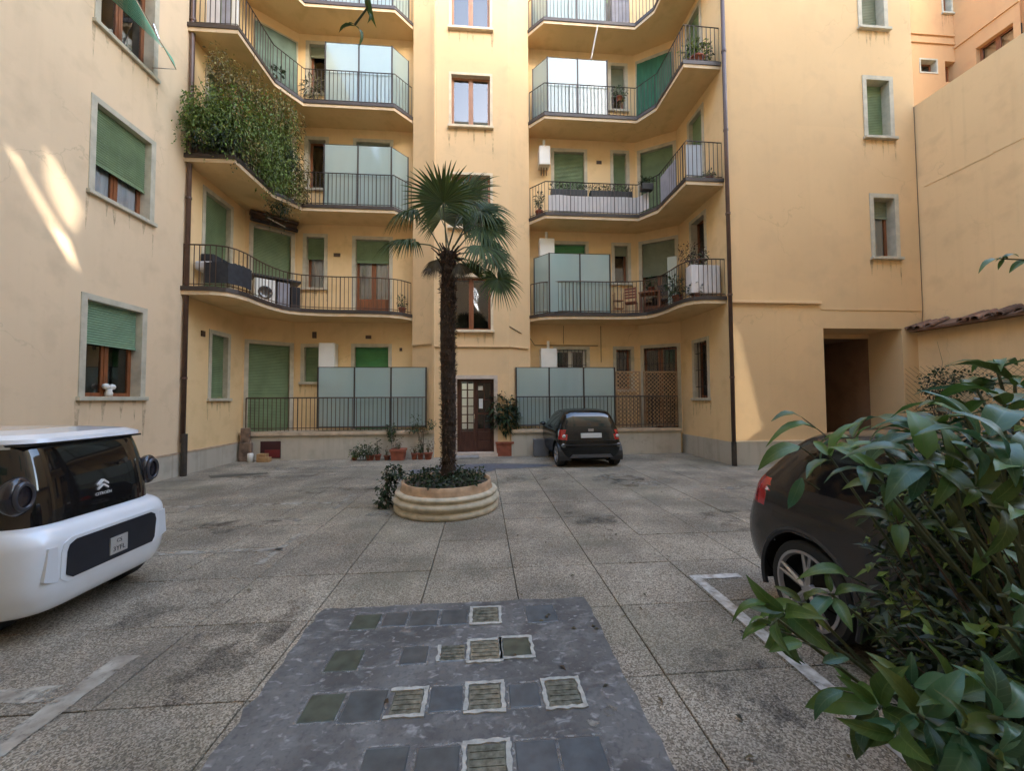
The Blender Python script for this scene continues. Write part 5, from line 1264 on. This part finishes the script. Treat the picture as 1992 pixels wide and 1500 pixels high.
b = MW(WDL); b.wb(.08, 1.3, .28, .84, FZ[1] + .84, FZ[1] + .90); tag(b.build('worktop', M_BLACKP, None, bevel=.01), 'dark worktop above the washing machine', 'worktop')
b = MW(WDL); b.wb(1.03, 1.28, .4, .8, FZ[1], FZ[1] + .72); tag(b.build('waste_bin', M_CLOTHK, None, bevel=.02), 'black bin beside the grey storage cabinet', 'bin')
b = MB(); b.box(XL + .02, XL + .32, 9.75, 10.95, FZ[1] + .75, FZ[1] + .98); tag(b.build('window_box', M_CLOTHK, None, bevel=.02), 'black box hung across the tall first floor window at the left', 'box')
b = MB(); b.box(XL + .05, XL + .45, 9.5, 10.0, FZ[1] + .5, FZ[1] + .72); tag(b.build('laundry', M_CLOTHW, None, bevel=.05), 'white laundry bundle behind the black cloth screen', 'laundry')
pot_plant('potted_plant', 'small potted plant in the right corner of the left first floor balcony', 'plant', (-2.45, 11.85, FZ[1]), .11, .2, [((0, 0, .2), (.14, .14, .22), 60, .12, .04, L_MID)])

# third floor left: curtain, white panels, plants
def hang(wf, s0, s1, d0, d1, z0, z1, m, label, nm='door_curtain', waves=9):
    b = MW(wf); P = wf.at; n = 40; rows = 6
    V = []
    for j in range(rows + 1):
        t = j / rows; dd = d0 + (d1 - d0) * t
        V.append([P(s0 + (s1 - s0) * i / n, dd + .018 * math.sin(waves * 6.283 * i / n + t) * (.3 + t), z1 + (z0 - z1) * t) for i in range(n + 1)])
    for j in range(rows):
        for i in range(n): b.face([V[j + 1][i], V[j + 1][i + 1], V[j][i + 1], V[j][i]])
    return tag(b.build(nm, m, None, smooth=True), label, 'curtain')
M_GCUR = mat('green_canvas', (0.035, 0.15, 0.08), .85, var=.35, vscale=3, stretch=(3, 3, .4))
M_GCUR2 = mat('faded_green_canvas', (0.13, 0.19, 0.15), .85, var=.35, vscale=2)
hang(WDL, sA - .06, sB + .04, .06, .45, FZ[3] + .1, 13.05, M_GCUR2, 'faded green canvas blind over the third floor diagonal door at the left', waves=3)
hang(WDR, dr0 - .05, dr1 + .03, .05, .35, FZ[3] + .08, 13.05, M_GCUR, 'deep green canvas curtain over the third floor diagonal door at the right', waves=5)
for i, (x0, x1, m) in enumerate(((-6.62, -6.32, M_CLOTHW), (-6.28, -6.08, M_CLOTHG), (-6.04, -5.9, M_WHITE))):
    boxthing('wall_panel', ('white laundry panel by the drainpipe on the third floor', 'grey laundry panel on the third floor left balcony', 'narrow white board on the third floor left balcony')[i], 'panel', m, x0, x1, 9.42, 9.47, FZ[3] + .05, FZ[3] + (1.5, 1.0, 1.3)[i], .01)
pot_plant('potted_plant', 'spiky pale potted plant on the third floor left balcony beside the frosted glass', 'plant', (-5.1, 11.75, FZ[3]), .13, .22, [((0, 0, .38), (.28, .2, .42), 130, .2, .03, leafmat('leaf_variegated', (.35, .33, .2), .5, .5)), ((-.1, 0, .5), (.2, .15, .3), 50, .22, .04, L_DARK)])
b = MB(); h = onY(540, 140, 10.9); twigs(b, (h.x - .1, h.y, FZ[3] + .6), h, (.15, .1, .12), 4, .012); cloud(b, h, (.16, .1, .08), 26, .18, .06, .2)
tag(b.build('trailing_plant', L_DARK), 'dark trailing leaves over the third floor railing at the left', 'plant')
# second floor left: planter lip under the climber
b = MB(); b.box(-6.75, -5.8, 9.28, 9.5, FZ[2] + .05, FZ[2] + .32); tag(b.build('trough', M_IRON, None, bevel=.01), 'dark planting trough under the big climber', 'planter')

# right side: first floor
boxthing('white_trough', 'white planting trough behind the first floor railing at the far right', 'planter', M_CLOTHW, 5.42, 6.2, 9.42, 9.70, FZ[1] + .12, FZ[1] + .86)
pot = pot_plant('balcony_shrub', 'reddish leafless shrub standing over the white trough of the first floor', 'plant', (5.62, 9.75, FZ[1] + .55), .16, .3, [((0, 0, .42), (.42, .18, .34), 150, .10, .035, leafmat('leaf_red', (.07, .035, .03), .6, .5)), ((.2, 0, .3), (.3, .15, .25), 90, .09, .04, L_DARK)], pm=M_BLACKP)
pot_plant('potted_plant', 'leafy potted plant at the bend of the right first floor balcony', 'plant', (5.45, 10.2, FZ[1]), .14, .25, [((-.05, 0, .25), (.24, .3, .34), 170, .14, .05, L_MID)])
pot_plant('potted_plant', 'low grey green potted plant below the white trough of the first floor', 'plant', (5.6, 9.55, FZ[1]), .12, .16, [((0, -.04, .1), (.32, .1, .2), 120, .10, .04, leafmat('leaf_sage', (.09, .11, .08), .6, .4))])
b = MW(WDR); b.wb(1.0, 1.28, .30, .70, FZ[1], FZ[1] + 1.72); o = tag(b.build('tall_cabinet', mat('pale_green_panel', (.42, .46, .40), .25, coat=.5), None, bevel=.015), 'tall pale cabinet beside the diagonal door of the right first floor', 'cabinet')
tb = thing('balcony_table', WDR.at(.45, .55, FZ[1]), 'small dark table in front of the first floor diagonal door at the right', 'table')
b = MW(WDR); b.wb(.15, .8, .32, .8, FZ[1] + .68, FZ[1] + .72); b.build('table_top', M_WOOD, tb)
for s_, d_ in ((.19, .36), (.76, .36), (.19, .76), (.76, .76)): b = MW(WDR); b.wb(s_ - .02, s_ + .02, d_ - .02, d_ + .02, FZ[1], FZ[1] + .68); b.build('leg', M_WOOD, tb)
for lab, s_, d_, m in (('red brown folding chair left of the balcony table', -.1, .62, M_TERRA), ('dark folding chair right of the balcony table', .88, .5, M_IRON)):
    ch = thing('folding_chair', WDR.at(s_, d_, FZ[1]), lab, 'chair', 'folding chairs on the first floor balcony')
    b = MW(WDR); b.wb(s_ - .18, s_ + .18, d_ - .17, d_ + .17, FZ[1] + .43, FZ[1] + .46); b.build('seat', m, ch)
    b = MW(WDR)
    for k in range(4): b.wb(s_ - .18, s_ + .18, d_ + .16, d_ + .18, FZ[1] + .55 + k * .09, FZ[1] + .61 + k * .09)
    b.build('backrest', m, ch)
    for e1, e2 in ((-.16, -.15), (.16, -.15), (-.16, .17), (.16, .17)): b = MW(WDR); b.wb(s_ + e1 - .012, s_ + e1 + .012, d_ + e2 - .012, d_ + e2 + .012, FZ[1], FZ[1] + (.9 if e2 > 0 else .43)); b.build('leg', m, ch)
pot_plant('potted_plant', 'dark round potted plant on the table of the right first floor', 'plant', tuple(WDR.at(.5, .55, FZ[1] + .72)), .1, .16, [((0, 0, .16), (.2, .16, .2), 120, .1, .05, L_MID)])
b = MB()
for z in (.25, .5): b.box(4.2, 4.5, 11.75, 11.95, FZ[1] + z, FZ[1] + z + .02)
for x in (4.2, 4.48): b.box(x, x + .02, 11.75, 11.77, FZ[1], FZ[1] + .75); b.box(x, x + .02, 11.93, 11.95, FZ[1], FZ[1] + .75)
tag(b.build('small_shelf', M_WOODL), 'little wooden shelf behind the first floor railing, right of the glass', 'shelf')

# right side: second floor planters with white cloth
clothpath([(2.05, 11.52), (4.85, 11.52), (5.1, 11.15)], FZ[2] + .10, FZ[2] + .62, M_CLOTHW, 'white cloth along the second floor railing at the right', d=0)
def trough(x0, x1, y, z, label, n, m, group):
    t = thing('flower_trough', ((x0 + x1) / 2, y, z), label, 'planter', group)
    b = MB(); b.box(x0, x1, y - .1, y + .1, z, z + .2); b.build('box', M_BLACKP, t, bevel=.01)
    b = MB()
    for k in range(n):
        x = x0 + (x1 - x0) * (k + .5) / n; cloud(b, (x, y, z + .27), (.1, .1, U(.08, .2)), 34, .10, .03, -.6)
    b.build('foliage', m, t)['kind'] = 'stuff'
trough(2.15, 3.3, 11.62, FZ[2] + .62, 'leftmost dark flower trough above the white cloth of the second floor', 8, L_DARK, 'flower troughs on the second floor')
trough(3.4, 4.75, 11.62, FZ[2] + .62, 'dark flower trough in the middle above the white cloth of the second floor', 9, L_MID, 'flower troughs on the second floor')
trough(4.85, 5.2, 11.1, FZ[2] + .62, 'short flower trough at the bend of the second floor railing', 5, L_DARK, 'flower troughs on the second floor')
clothpath([(5.22, 10.75), (5.24, 9.9)], FZ[2] + .08, FZ[2] + .85, M_CLOTHG, 'grey violet cloth on the second floor railing at the right', d=.07)
clothpath([(5.35, 9.42), (5.78, 9.42)], FZ[2] + .10, FZ[2] + .95, mat('pale_blue_cloth', (.48, .52, .56), .85, var=.1), 'pale blue cloth on the second floor railing near the right drainpipe', d=0)
pot_plant('potted_plant', 'little upright plant in the left corner of the second floor right balcony', 'plant', (1.8, 11.75, FZ[2]), .12, .2, [((0, 0, .3), (.14, .14, .34), 110, .11, .04, L_DARK)])
pot_plant('potted_plant', 'small pale plants by the drainpipe on the second floor', 'plant', (6.0, 9.5, FZ[2]), .1, .12, [((0, 0, .1), (.16, .1, .12), 60, .08, .04, L_MID)])
# right side: third floor
pot_plant('balcony_shrub', 'bushy plant over the third floor railing near the right drainpipe', 'plant', (5.75, 9.55, FZ[3]), .2, .25, [((0, -.02, .22), (.45, .2, .32), 320, .12, .035, L_IVY), ((.1, 0, .2), (.4, .2, .2), 160, .1, .04, L_DARK)])
pot_plant('hanging_plant', 'small hanging plant right of the third floor frosted glass', 'plant', (4.35, 11.5, FZ[3] + .55), .1, .15, [((0, -.05, .1), (.26, .12, .2), 100, .12, .04, L_MID), ((.05, -.05, -.15), (.1, .08, .2), 40, .1, .03, L_IVYD)])
b = MB(); p0, p1 = onY(1163, 48, 11.25), onY(1150, 114, 11.55); b.tube([p0, p1], .022, 8); tag(b.build('awning_pole', M_WHITE), 'pale pole between the third and fourth floor balconies at the right', 'pole')
boxthing('grey_cupboard', 'grey cupboard on the top right balcony', 'cupboard', M_CLOTHG, 4.15, 4.75, 11.55, 11.95, FZ[4], FZ[4] + 1.2)

# right ground floor: lattice
def lattice(x0, x1, y, z0, z1, label):
    t = thing('lattice_panel', ((x0 + x1) / 2, y, z0), label, 'lattice', 'wooden lattices on the right terrace')
    b = MB()
    for e0, e1, f0, f1 in ((x0, x1, z0, z0 + .04), (x0, x1, z1 - .04, z1), (x0, x0 + .04, z0 + .04, z1 - .04), (x1 - .04, x1, z0 + .04, z1 - .04)): b.box(e0, e1, y - .02, y + .02, f0, f1)
    b.build('frame', M_LATT, t)
    for layer, sg in ((0, 1), (1, -1)):
        b = MB(); w, h = x1 - x0 - .08, z1 - z0 - .08; c = -h if sg > 0 else 0
        k = -h
        while k < w:
            # line x = k + t (sg>0) or mirrored; clip to the frame
            t0, t1 = max(0, -k), min(h, w - k)
            if t1 > t0 + .02:
                xa, xb = k + t0, k + t1
                if sg < 0: xa, xb = w - xa, w - xb
                A = Vector((x0 + .04 + xa, z0 + .04 + t0)); B = Vector((x0 + .04 + xb, z0 + .04 + t1)); d = (B - A).normalized(); q = Vector((-d.y, d.x)) * .014
                ya, yb = y - .012 + layer * .011, y - .002 + layer * .011
                b.hexa([(A.x - q.x, ya, A.y - q.y), (B.x - q.x, ya, B.y - q.y), (B.x - q.x, yb, B.y - q.y), (A.x - q.x, yb, A.y - q.y), (A.x + q.x, ya, A.y + q.y), (B.x + q.x, ya, B.y + q.y), (B.x + q.x, yb, B.y + q.y), (A.x + q.x, yb, A.y + q.y)])
            k += .125
        b.build('slats', M_LATT, t)['kind'] = 'stuff'
xa, xb, xc, xd = (onY(v, 760, YT + .15).x for v in (1198, 1246, 1252, 1318))
lattice(xa, xb, YT + .15, .84, 2.55, 'left wooden lattice panel behind the right terrace railing')
lattice(xc, xd, YT + .15, .84, 2.55, 'right wooden lattice panel in front of the barred diagonal window')
pot_plant('potted_plant', 'reddish dried plant at the foot of the right lattice panel', 'plant', (5.6, YT + .3, .79), .12, .12, [((0, -.02, .08), (.22, .1, .12), 80, .09, .04, leafmat('leaf_rust', (.14, .05, .03), .6, .4))])

# big potted bush by the door
p = onZ(982, 888, 0)
pot_plant('potted_shrub', 'dark leafy shrub in a square terracotta pot right of the street door', 'shrub', (p.x, p.y + .25, 0), .26, .42,
          [((0, -.02, .86), (.47, .42, .68), 1300, .17, .07, L_DARK), ((.06, -.06, .7), (.42, .36, .5), 260, .15, .06, L_MID), ((0, 0, .2), (.16, .16, .25), 90, .1, .04, L_DARK), ((.0, 0, 1.62), (.1, .1, .2), 30, .12, .035, L_DRY)], square=True, stem=M_BARK)
# pots along the left terrace plinth
for px, r, h, kind, lab in ((775, .19, .30, 'bare', 'large red square pot below the left terrace railing'), (720, .12, .15, 'green', 'low pot with a silvery green bush, leftmost of the pots at the plinth'),
                            (735, .09, .16, 'cactus', 'small brown pot with a dark upright plant at the plinth'), (753, .09, .13, 'dry', 'small dark pot just left of the large red pot'),
                            (806, .09, .18, 'dry', 'small terracotta pot with a dry plant right of the large red pot'), (818, .09, .18, 'cactus', 'small terracotta pot with two dark stems, third from the right end'),
                            (833, .12, .19, 'bare', 'rightmost terracotta pot at the foot of the left terrace')):
    q = onY(px, 890, YT - .3); loc = (q.x, YT - .3, 0)
    lv = {'bare': [((0, 0, .22), (.16, .12, .22), 34, .09, .035, L_DRY)], 'green': [((-.15, -.05, .12), (.36, .15, .16), 190, .11, .04, L_MID), ((-.1, 0, .2), (.3, .12, .22), 60, .12, .03, leafmat('leaf_silver', (.2, .23, .17), .6, .4))],
          'cactus': [((0, 0, .2), (.07, .07, .26), 60, .09, .03, L_DARK)], 'dry': [((0, 0, .1), (.1, .08, .14), 30, .07, .03, L_DRY)]}[kind]
    pot_plant('flower_pot', lab, 'pot', loc, r, h, lv, square=(px == 775), group='pots along the left terrace')
pot_plant('flower_pot', 'tiny pot with a low weed at the left end of the row of pots', 'pot', (onY(690, 890, YT - .25).x, YT - .25, 0), .08, .08, [((0, 0, .06), (.16, .1, .1), 60, .09, .04, L_IVY)], group='pots along the left terrace')
vine = thing('climbing_vine', (onY(762, 890, YT - .12).x, YT - .12, 0), 'thin climbing plant on a stake before the left terrace railing', 'plant'); vx = vine.location.x
b = MB(); b.tube([(vx, YT - .12, 0), (vx, YT - .12, 1.15)], .013, 6); b.build('stake', mat('grey_stake', (.3, .3, .27), .7), vine)
b = MB(); cloud(b, (vx - .02, YT - .14, .86), (.13, .09, .18), 110, .09, .045); cloud(b, (vx, YT - .14, .62), (.09, .07, .12), 50, .08, .04); cloud(b, (vx + .75, YT - .1, .84), (.36, .1, .1), 110, .1, .035, .3); cloud(b, (vx + .65, YT - .1, 1.1), (.16, .08, .22), 40, .1, .03, .3); cloud(b, (vx + 1.1, YT - .1, 1.0), (.14, .08, .14), 40, .1, .04, .3); b.build('foliage', L_MID, vine)['kind'] = 'stuff'
b = MB(); twigs(b, (vx + .9, YT - .15, .15), (vx + .75, YT - .12, .9), (.35, .06, .3), 9, .008); b.build('stems', M_BARK, vine)['kind'] = 'stuff'
# odds and ends at the left plinth
b = MB(); q = onY(487, 890, YT - .25); b.lathe([(.001, 0), (.075, 0), (.075, .22), (.06, .24), (.001, .24)], (q.x, q.y, 0), 16); tag(b.build('white_bucket', M_WHITE, None, smooth=True), 'small white bucket by the masonry stub at the left plinth', 'bucket')
b = MB(); q = onY(512, 890, YT - .2); b.box(q.x - .13, q.x + .1, q.y - .1, q.y + .1, 0, .22); b.box(q.x - .05, q.x + .22, q.y - .16, q.y + .02, .0, .13); tag(b.build('cardboard_box', mat('cardboard', (.42, .25, .11), .9, var=.3, vscale=8), None, bevel=.01), 'crumpled brown cardboard at the left plinth', 'box')
b = MB(); q = onZ(902, 890, 0); b.box(q.x - .4, q.x + .45, q.y - .35, q.y + .1, .0, .05); tag(b.build('door_mat', mat('slate_step', (.30, .29, .27), .7, var=.4, vscale=6), None, bevel=.006), 'grey stone step before the street door', 'step')
cb = boxthing('grey_cabinet', 'grey metal box against the right terrace left of the black car', 'box', mat('grey_metal_box', (.16, .165, .18), .5, var=.2), *(lambda q: (q.x - .1, q.x + .35, YT - .26, YT - .06))(onY(1043, 880, YT)), 0.02, .52)

# ------------------------------------------------------------------ foreground shrub and twigs
def leafmesh(name, m, L=1.0, W=0.34, droop=0.35, cup=0.22, twist=0.0):
    """one lance shaped leaf along +x, 3 x 9 grid, arching tip"""
    b = MB(); n = 8; b.uv = []
    for i in range(n + 1):
        t = i / n; w = W * .5 * (math.sin(math.pi * t ** .72) ** .85 if 0 < t < 1 else 0) + .004 + .012 * (1 - t)
        if t > .8: w *= 1 - .35 * (t - .8) / .2
        z = .10 * math.sin(t * 2.2) - droop * max(0, t - .25) ** 1.7; x = t - droop * .22 * t ** 3
        tw = twist * t
        for k in (-1, -.5, 0, .5, 1):
            y = k * w; zz = z + cup * abs(k) * w * 1.2 + .012 * math.sin(t * 17 + k * 2) * abs(k)
            b.v.append((x * L, y * math.cos(tw) - 0, zz + y * math.sin(tw))); b.uv.append((k, t))
    for i in range(n):
        for k in range(4): q = i * 5 + k; b.f.append((q, q + 1, q + 6, q + 5)); b.m.append(0)
    me = b.build(name, m, smooth=True); bpy.data.objects.remove(me); return bpy.data.meshes[-1] if False else None
def leafdata(name, m, *a, **k):
    before = set(bpy.data.meshes.keys()); leafmesh(name, m, *a, **k)
    return [x for x in bpy.data.meshes if x.name not in before][0]
LV = [[leafdata('leaf', m, droop=d, W=w, cup=c, twist=tw) for d, w, c, tw in ((.4, .28, .3, .2), (.65, .25, .22, -.3), (.25, .29, .35, .0), (.95, .25, .25, .3))] for m in (L_SH1, L_SH2, L_SH3)]
def at(px, py, depth): r = ray(px, py); return CO + r * depth
sh = thing('foreground_shrub', (1.98, 1.05, 0), 'large leaved evergreen shrub filling the lower right foreground', 'shrub')
nleaf = [0]
def leaf(p, d, up, L, k, parent=sh, var=None):
    d = d.normalized(); s = up.cross(d).normalized(); u = d.cross(s).normalized()
    o = bpy.data.objects.new('leaf', LV[k][var if var is not None else random.randrange(4)]); COL.objects.link(o); o.parent = parent
    Mx = Matrix(((d.x, s.x, u.x, p.x), (d.y, s.y, u.y, p.y), (d.z, s.z, u.z, p.z), (0, 0, 0, 1))) @ Matrix.Diagonal((L, L * U(.85, 1.15), L, 1))
    o.matrix_parent_inverse = wmat(parent).inverted(); o.matrix_basis = Mx; nleaf[0] += 1
stems = MB()
ROOT = Vector((1.98, 1.05, 0.0))
def whorl(px, py, depth, n, L, axis, k, spread=1.0, root=None):
    """a shoot tip with its ring of leaves; axis = shoot direction in (right, up, away)"""
    p = at(px, py, depth); A = (CR * axis[0] + CU * axis[1] + CF * axis[2]).normalized()
    e1 = A.cross(Vector((.3, .2, 1))).normalized(); e2 = A.cross(e1).normalized()
    a0 = U(0, 6.283)
    for i in range(n):
        a = a0 + 6.283 * i / n + U(-.25, .25); q = U(.25, .6)
        d = (e1 * math.cos(a) + e2 * math.sin(a)) * spread + A * q + Vector((0, 0, -.12))
        up = (A + Vector((0, 0, .9)) + rdir() * .25).normalized()
        if abs(up.dot(d.normalized())) > .93: up = (up + Vector((.4, .3, .2))).normalized()
        leaf(p + d.normalized() * .008 - A * U(0, .03), d, up, L * U(.55, 1.35), k if R() < .7 else random.choice((0, 1, 1, 2)))
    b0 = (root or ROOT) + Vector((U(-.2, .2), U(-.2, .2), 0)); m = b0.lerp(p, .55) + Vector((U(-.08, .08), U(-.08, .08), .08))
    stems.tube([b0, m, p - A * .03, p], [.011, .008, .005, .003], 5)
WH = [  # px, py, depth, leaves, length, axis, material
    (1610, 885, 1.7, 5, .17, (-.6, .7, 0), 1), (1680, 900, 1.45, 6, .17, (-.4, .6, -.2), 0), (1655, 850, 1.8, 5, .16, (-.4, .7, .2), 1), (1720, 865, 1.5, 6, .18, (-.3, .8, -.1), 0), (1725, 935, 1.35, 5, .16, (-.4, .4, -.5), 1),
    (1770, 830, 1.5, 6, .18, (-.2, .8, 0), 1), (1805, 895, 1.2, 6, .19, (-.1, .6, -.5), 0), (1835, 825, 1.4, 6, .18, (0, .9, -.1), 0), (1880, 795, 1.35, 5, .19, (.1, .9, 0), 2), (1925, 850, 1.05, 6, .19, (0, .6, -.5), 0), (1955, 785, 1.2, 6, .19, (.1, .9, -.2), 0),
    (1975, 740, 1.45, 5, .18, (.2, .9, .1), 2), (1900, 750, 1.6, 5, .16, (-.1, .95, .1), 2), (1940, 705, 1.5, 5, .12, (0, 1, 0), 2), (1980, 905, .95, 5, .16, (.1, .4, -.6), 0), (1850, 925, 1.15, 6, .16, (-.1, .3, -.6), 1), (1905, 950, 1.05, 5, .13, (0, .2, -.7), 2), (1960, 990, .95, 5, .14, (.2, 0, -.7), 1),
    (1555, 1175, 1.3, 6, .145, (-.8, .1, -.3), 2), (1525, 1195, 1.2, 6, .14, (-.8, -.2, -.4), 1), (1615, 1155, 1.35, 5, .13, (-.5, .4, -.3), 1), (1500, 1220, 1.15, 4, .12, (-.7, -.7, -.2), 1),
    (1770, 1335, 1.05, 6, .15, (-.6, .4, -.4), 0), (1710, 1380, 1.05, 6, .155, (-.7, 0, -.5), 1), (1800, 1400, .95, 6, .15, (-.3, .3, -.7), 0), (1745, 1440, .95, 5, .155, (-.6, -.4, -.4), 1), (1860, 1360, .95, 5, .14, (0, .5, -.6), 1), (1885, 1430, .88, 6, .14, (.1, .2, -.7), 0), (1960, 1400, .85, 6, .14, (.3, .4, -.6), 0), (1950, 1480, .82, 5, .13, (.2, 0, -.7), 0), (1835, 1480, .9, 5, .13, (-.2, -.2, -.6), 1), (1650, 1335, 1.15, 3, .13, (-.8, .3, -.2), 1),
    (1980, 1160, .95, 4, .13, (.5, .2, -.5), 0), (1985, 1230, .9, 4, .13, (.5, 0, -.5), 0), (1750, 1015, 1.5, 4, .13, (-.3, .4, -.4), 1), (1850, 1030, 1.4, 5, .13, (-.1, .4, -.5), 2), (1930, 1060, 1.2, 5, .13, (.1, .3, -.5), 1)]
for w in WH: whorl(*w)
# single arching leaves that stand clear of the mass
for x0, y0, x1, y1, dp, L, k in ((1555, 868, 1470, 905, 1.75, .22, 1), (1590, 835, 1490, 830, 1.95, .2, 1), (1560, 812, 1500, 808, 2.0, .12, 1), (1720, 875, 1800, 955, 1.25, .18, 0), (1800, 895, 1775, 985, 1.2, .17, 0), (1560, 930, 1535, 1000, 1.55, .17, 0), (1850, 860, 1945, 925, 1.0, .2, 0), (1650, 1120, 1560, 1105, 1.4, .15, 1),
                                (1490, 1175, 1415, 1195, 1.2, .12, 1), (1490, 1215, 1445, 1250, 1.15, .12, 1), (1505, 1225, 1495, 1290, 1.12, .11, 1), (1560, 1250, 1500, 1280, 1.1, .1, 1), (1640, 1345, 1575, 1400, 1.05, .14, 0), (1700, 1400, 1660, 1480, 1.0, .14, 0), (1740, 1410, 1670, 1440, .98, .13, 0), (1600, 1290, 1660, 1290, 1.1, .12, 0)):
    p, q = at(x0, y0, dp), at(x1, y1, dp); leaf(p, q - p + Vector((0, 0, .02)), (Vector((0, 0, 1)) - CF * .4 + rdir() * .2).normalized(), (q - p).length * 1.05, k)
    stems.tube([p + Vector((.12, .05, -.06)), p], [.004, .002], 5)
stems.build('stem', M_STEM, sh)['kind'] = 'stuff'
# dense shaded small leaved interior, really lower and further back
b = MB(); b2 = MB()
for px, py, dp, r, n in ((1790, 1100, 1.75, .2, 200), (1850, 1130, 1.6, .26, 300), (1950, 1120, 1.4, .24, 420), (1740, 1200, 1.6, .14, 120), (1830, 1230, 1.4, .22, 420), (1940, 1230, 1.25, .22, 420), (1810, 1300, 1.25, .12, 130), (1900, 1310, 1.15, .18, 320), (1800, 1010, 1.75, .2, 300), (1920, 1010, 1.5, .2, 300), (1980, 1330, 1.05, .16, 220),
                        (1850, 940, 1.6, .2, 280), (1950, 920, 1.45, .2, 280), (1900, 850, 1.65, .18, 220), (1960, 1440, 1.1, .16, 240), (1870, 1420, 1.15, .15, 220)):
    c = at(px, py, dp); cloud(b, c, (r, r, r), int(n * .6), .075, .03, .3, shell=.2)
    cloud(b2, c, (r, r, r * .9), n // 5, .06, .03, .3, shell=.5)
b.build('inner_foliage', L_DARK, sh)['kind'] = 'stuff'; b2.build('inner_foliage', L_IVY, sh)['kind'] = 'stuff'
b = MB()
for _ in range(60):
    e = at(U(1700, 1990), U(1000, 1350), U(1.15, 1.6)); b0 = ROOT + Vector((U(-.15, .15), U(-.25, .2), 0)); m = b0.lerp(e, .5) + Vector((U(-.1, .1), U(-.1, .1), .05)); b.tube([b0, m, e], [.01, .006, .002], 4)
b.build('twig', M_BARK, sh)['kind'] = 'stuff'

def spray(name, label, pts, leaves, k=1):
    t = thing(name, pts[0], label, 'twig'); b = MB(); b.tube(pts, [.006] + [.003] * (len(pts) - 1), 5); b.build('stem', M_STEM, t)
    for p, q, L in leaves: leaf(p, q - p, (Vector((0, 0, 1)) - CF * .3 + rdir() * .2).normalized(), L, k, t)
d = 1.1
spray('overhanging_twig', 'leafy twig hanging into the top of the view before the left balconies', [at(716, -200, d), at(718, -40, d), at(714, 15, d), at(690, 48, d)],
      [(at(716, -10, d), at(720, 35, d), .075), (at(692, 50, d), at(712, 80, d), .062), (at(690, 50, d), at(652, 57, d), .055), (at(692, 48, d), at(670, 45, d), .04), (at(716, 20, d), at(728, 48, d), .035)])
d = 1.6
spray('side_twig', 'leafy twig reaching in at the right edge before the party wall', [at(2080, 560, d), at(2030, 525, d), at(1990, 505, d), at(1948, 503, d)],
      [(at(1950, 504, d), at(1895, 516, d), .12), (at(1950, 503, d), at(1975, 495, d), .08), (at(1952, 504, d), at(1942, 520, d), .05), (at(1995, 506, d), at(1970, 524, d), .09), (at(1960, 503, d), at(1940, 497, d), .05)])
# creeper on the garden wall corner with its diamond wire
cp = thing('wall_creeper', (11.3, 8.7, 1.6), 'dark creeper on diamond wire mesh in front of the garden wall', 'creeper')
b = MB(); c = onX(1828, 745, 10.9); cloud(b, c, (.35, .4, .42), 420, .085, .05, .3); cloud(b, c + Vector((.1, -.6, .0)), (.2, .5, .3), 160, .08, .05, .3); cloud(b, c + Vector((0, .1, -.8)), (.3, .4, .6), 260, .09, .05, .3); b.build('foliage', L_DARK, cp)['kind'] = 'stuff'
b = MB(); Xm = c.x + .25
for k in range(34):
    y = c.y - 3.2 + k * .13
    for sg in (1, -1): b.tube([(Xm, y, c.z - 1.0), (Xm, y + sg * 1.45, c.z + .45)], .0035, 3)
b.build('wire_mesh', M_IRON, cp)['kind'] = 'stuff'
b = MB(); twigs(b, (c.x, c.y, 0), c, (.3, .35, .5), 14, .012); b.tube([c, c + Vector((.1, 0, .5)), c + Vector((.05, .05, 1.0))], [.006, .004, .002], 4); b.build('stems', M_BARK, cp)['kind'] = 'stuff'

# leaf litter blown across the slabs
b = MB()
for _ in range(150):
    x, y = (U(-6.5, 6), U(1.0, 11.2)) if R() < .5 else ((U(.2, 2.2), U(1, 5)) if R() < .5 else (U(-6.5, 6), U(10.6, 11.3)))
    a = U(0, 6.283); leafquad(b, Vector((x, y, .012)), Vector((math.cos(a), math.sin(a), U(-.05, .1))).normalized(), Vector((U(-.2, .2), U(-.2, .2), 1)).normalized(), U(.025, .06), U(.015, .03))
tag(b.build('leaf_litter', L_DRY), 'scattered dry leaves on the paving', 'leaves', kind='stuff')

b = MB(); c = onX(212, 752, XL - .11)
b.lathe([(.001, 0), (.05, 0), (.06, .05), (.045, .10), (.05, .13), (.001, .13)], (c.x, c.y, 1.80), 16); b.lathe([(.001, -.055), (.04, -.04), (.058, 0), (.04, .04), (.001, .055)], (c.x, c.y - .06, 1.98), 16); b.lathe([(.001, -.055), (.04, -.04), (.058, 0), (.04, .04), (.001, .055)], (c.x, c.y + .06, 1.97), 16)
tag(b.build('flower_vase', M_WHITE, None, smooth=True), 'white vase with round white blooms behind the ground floor window of the left wing', 'vase')
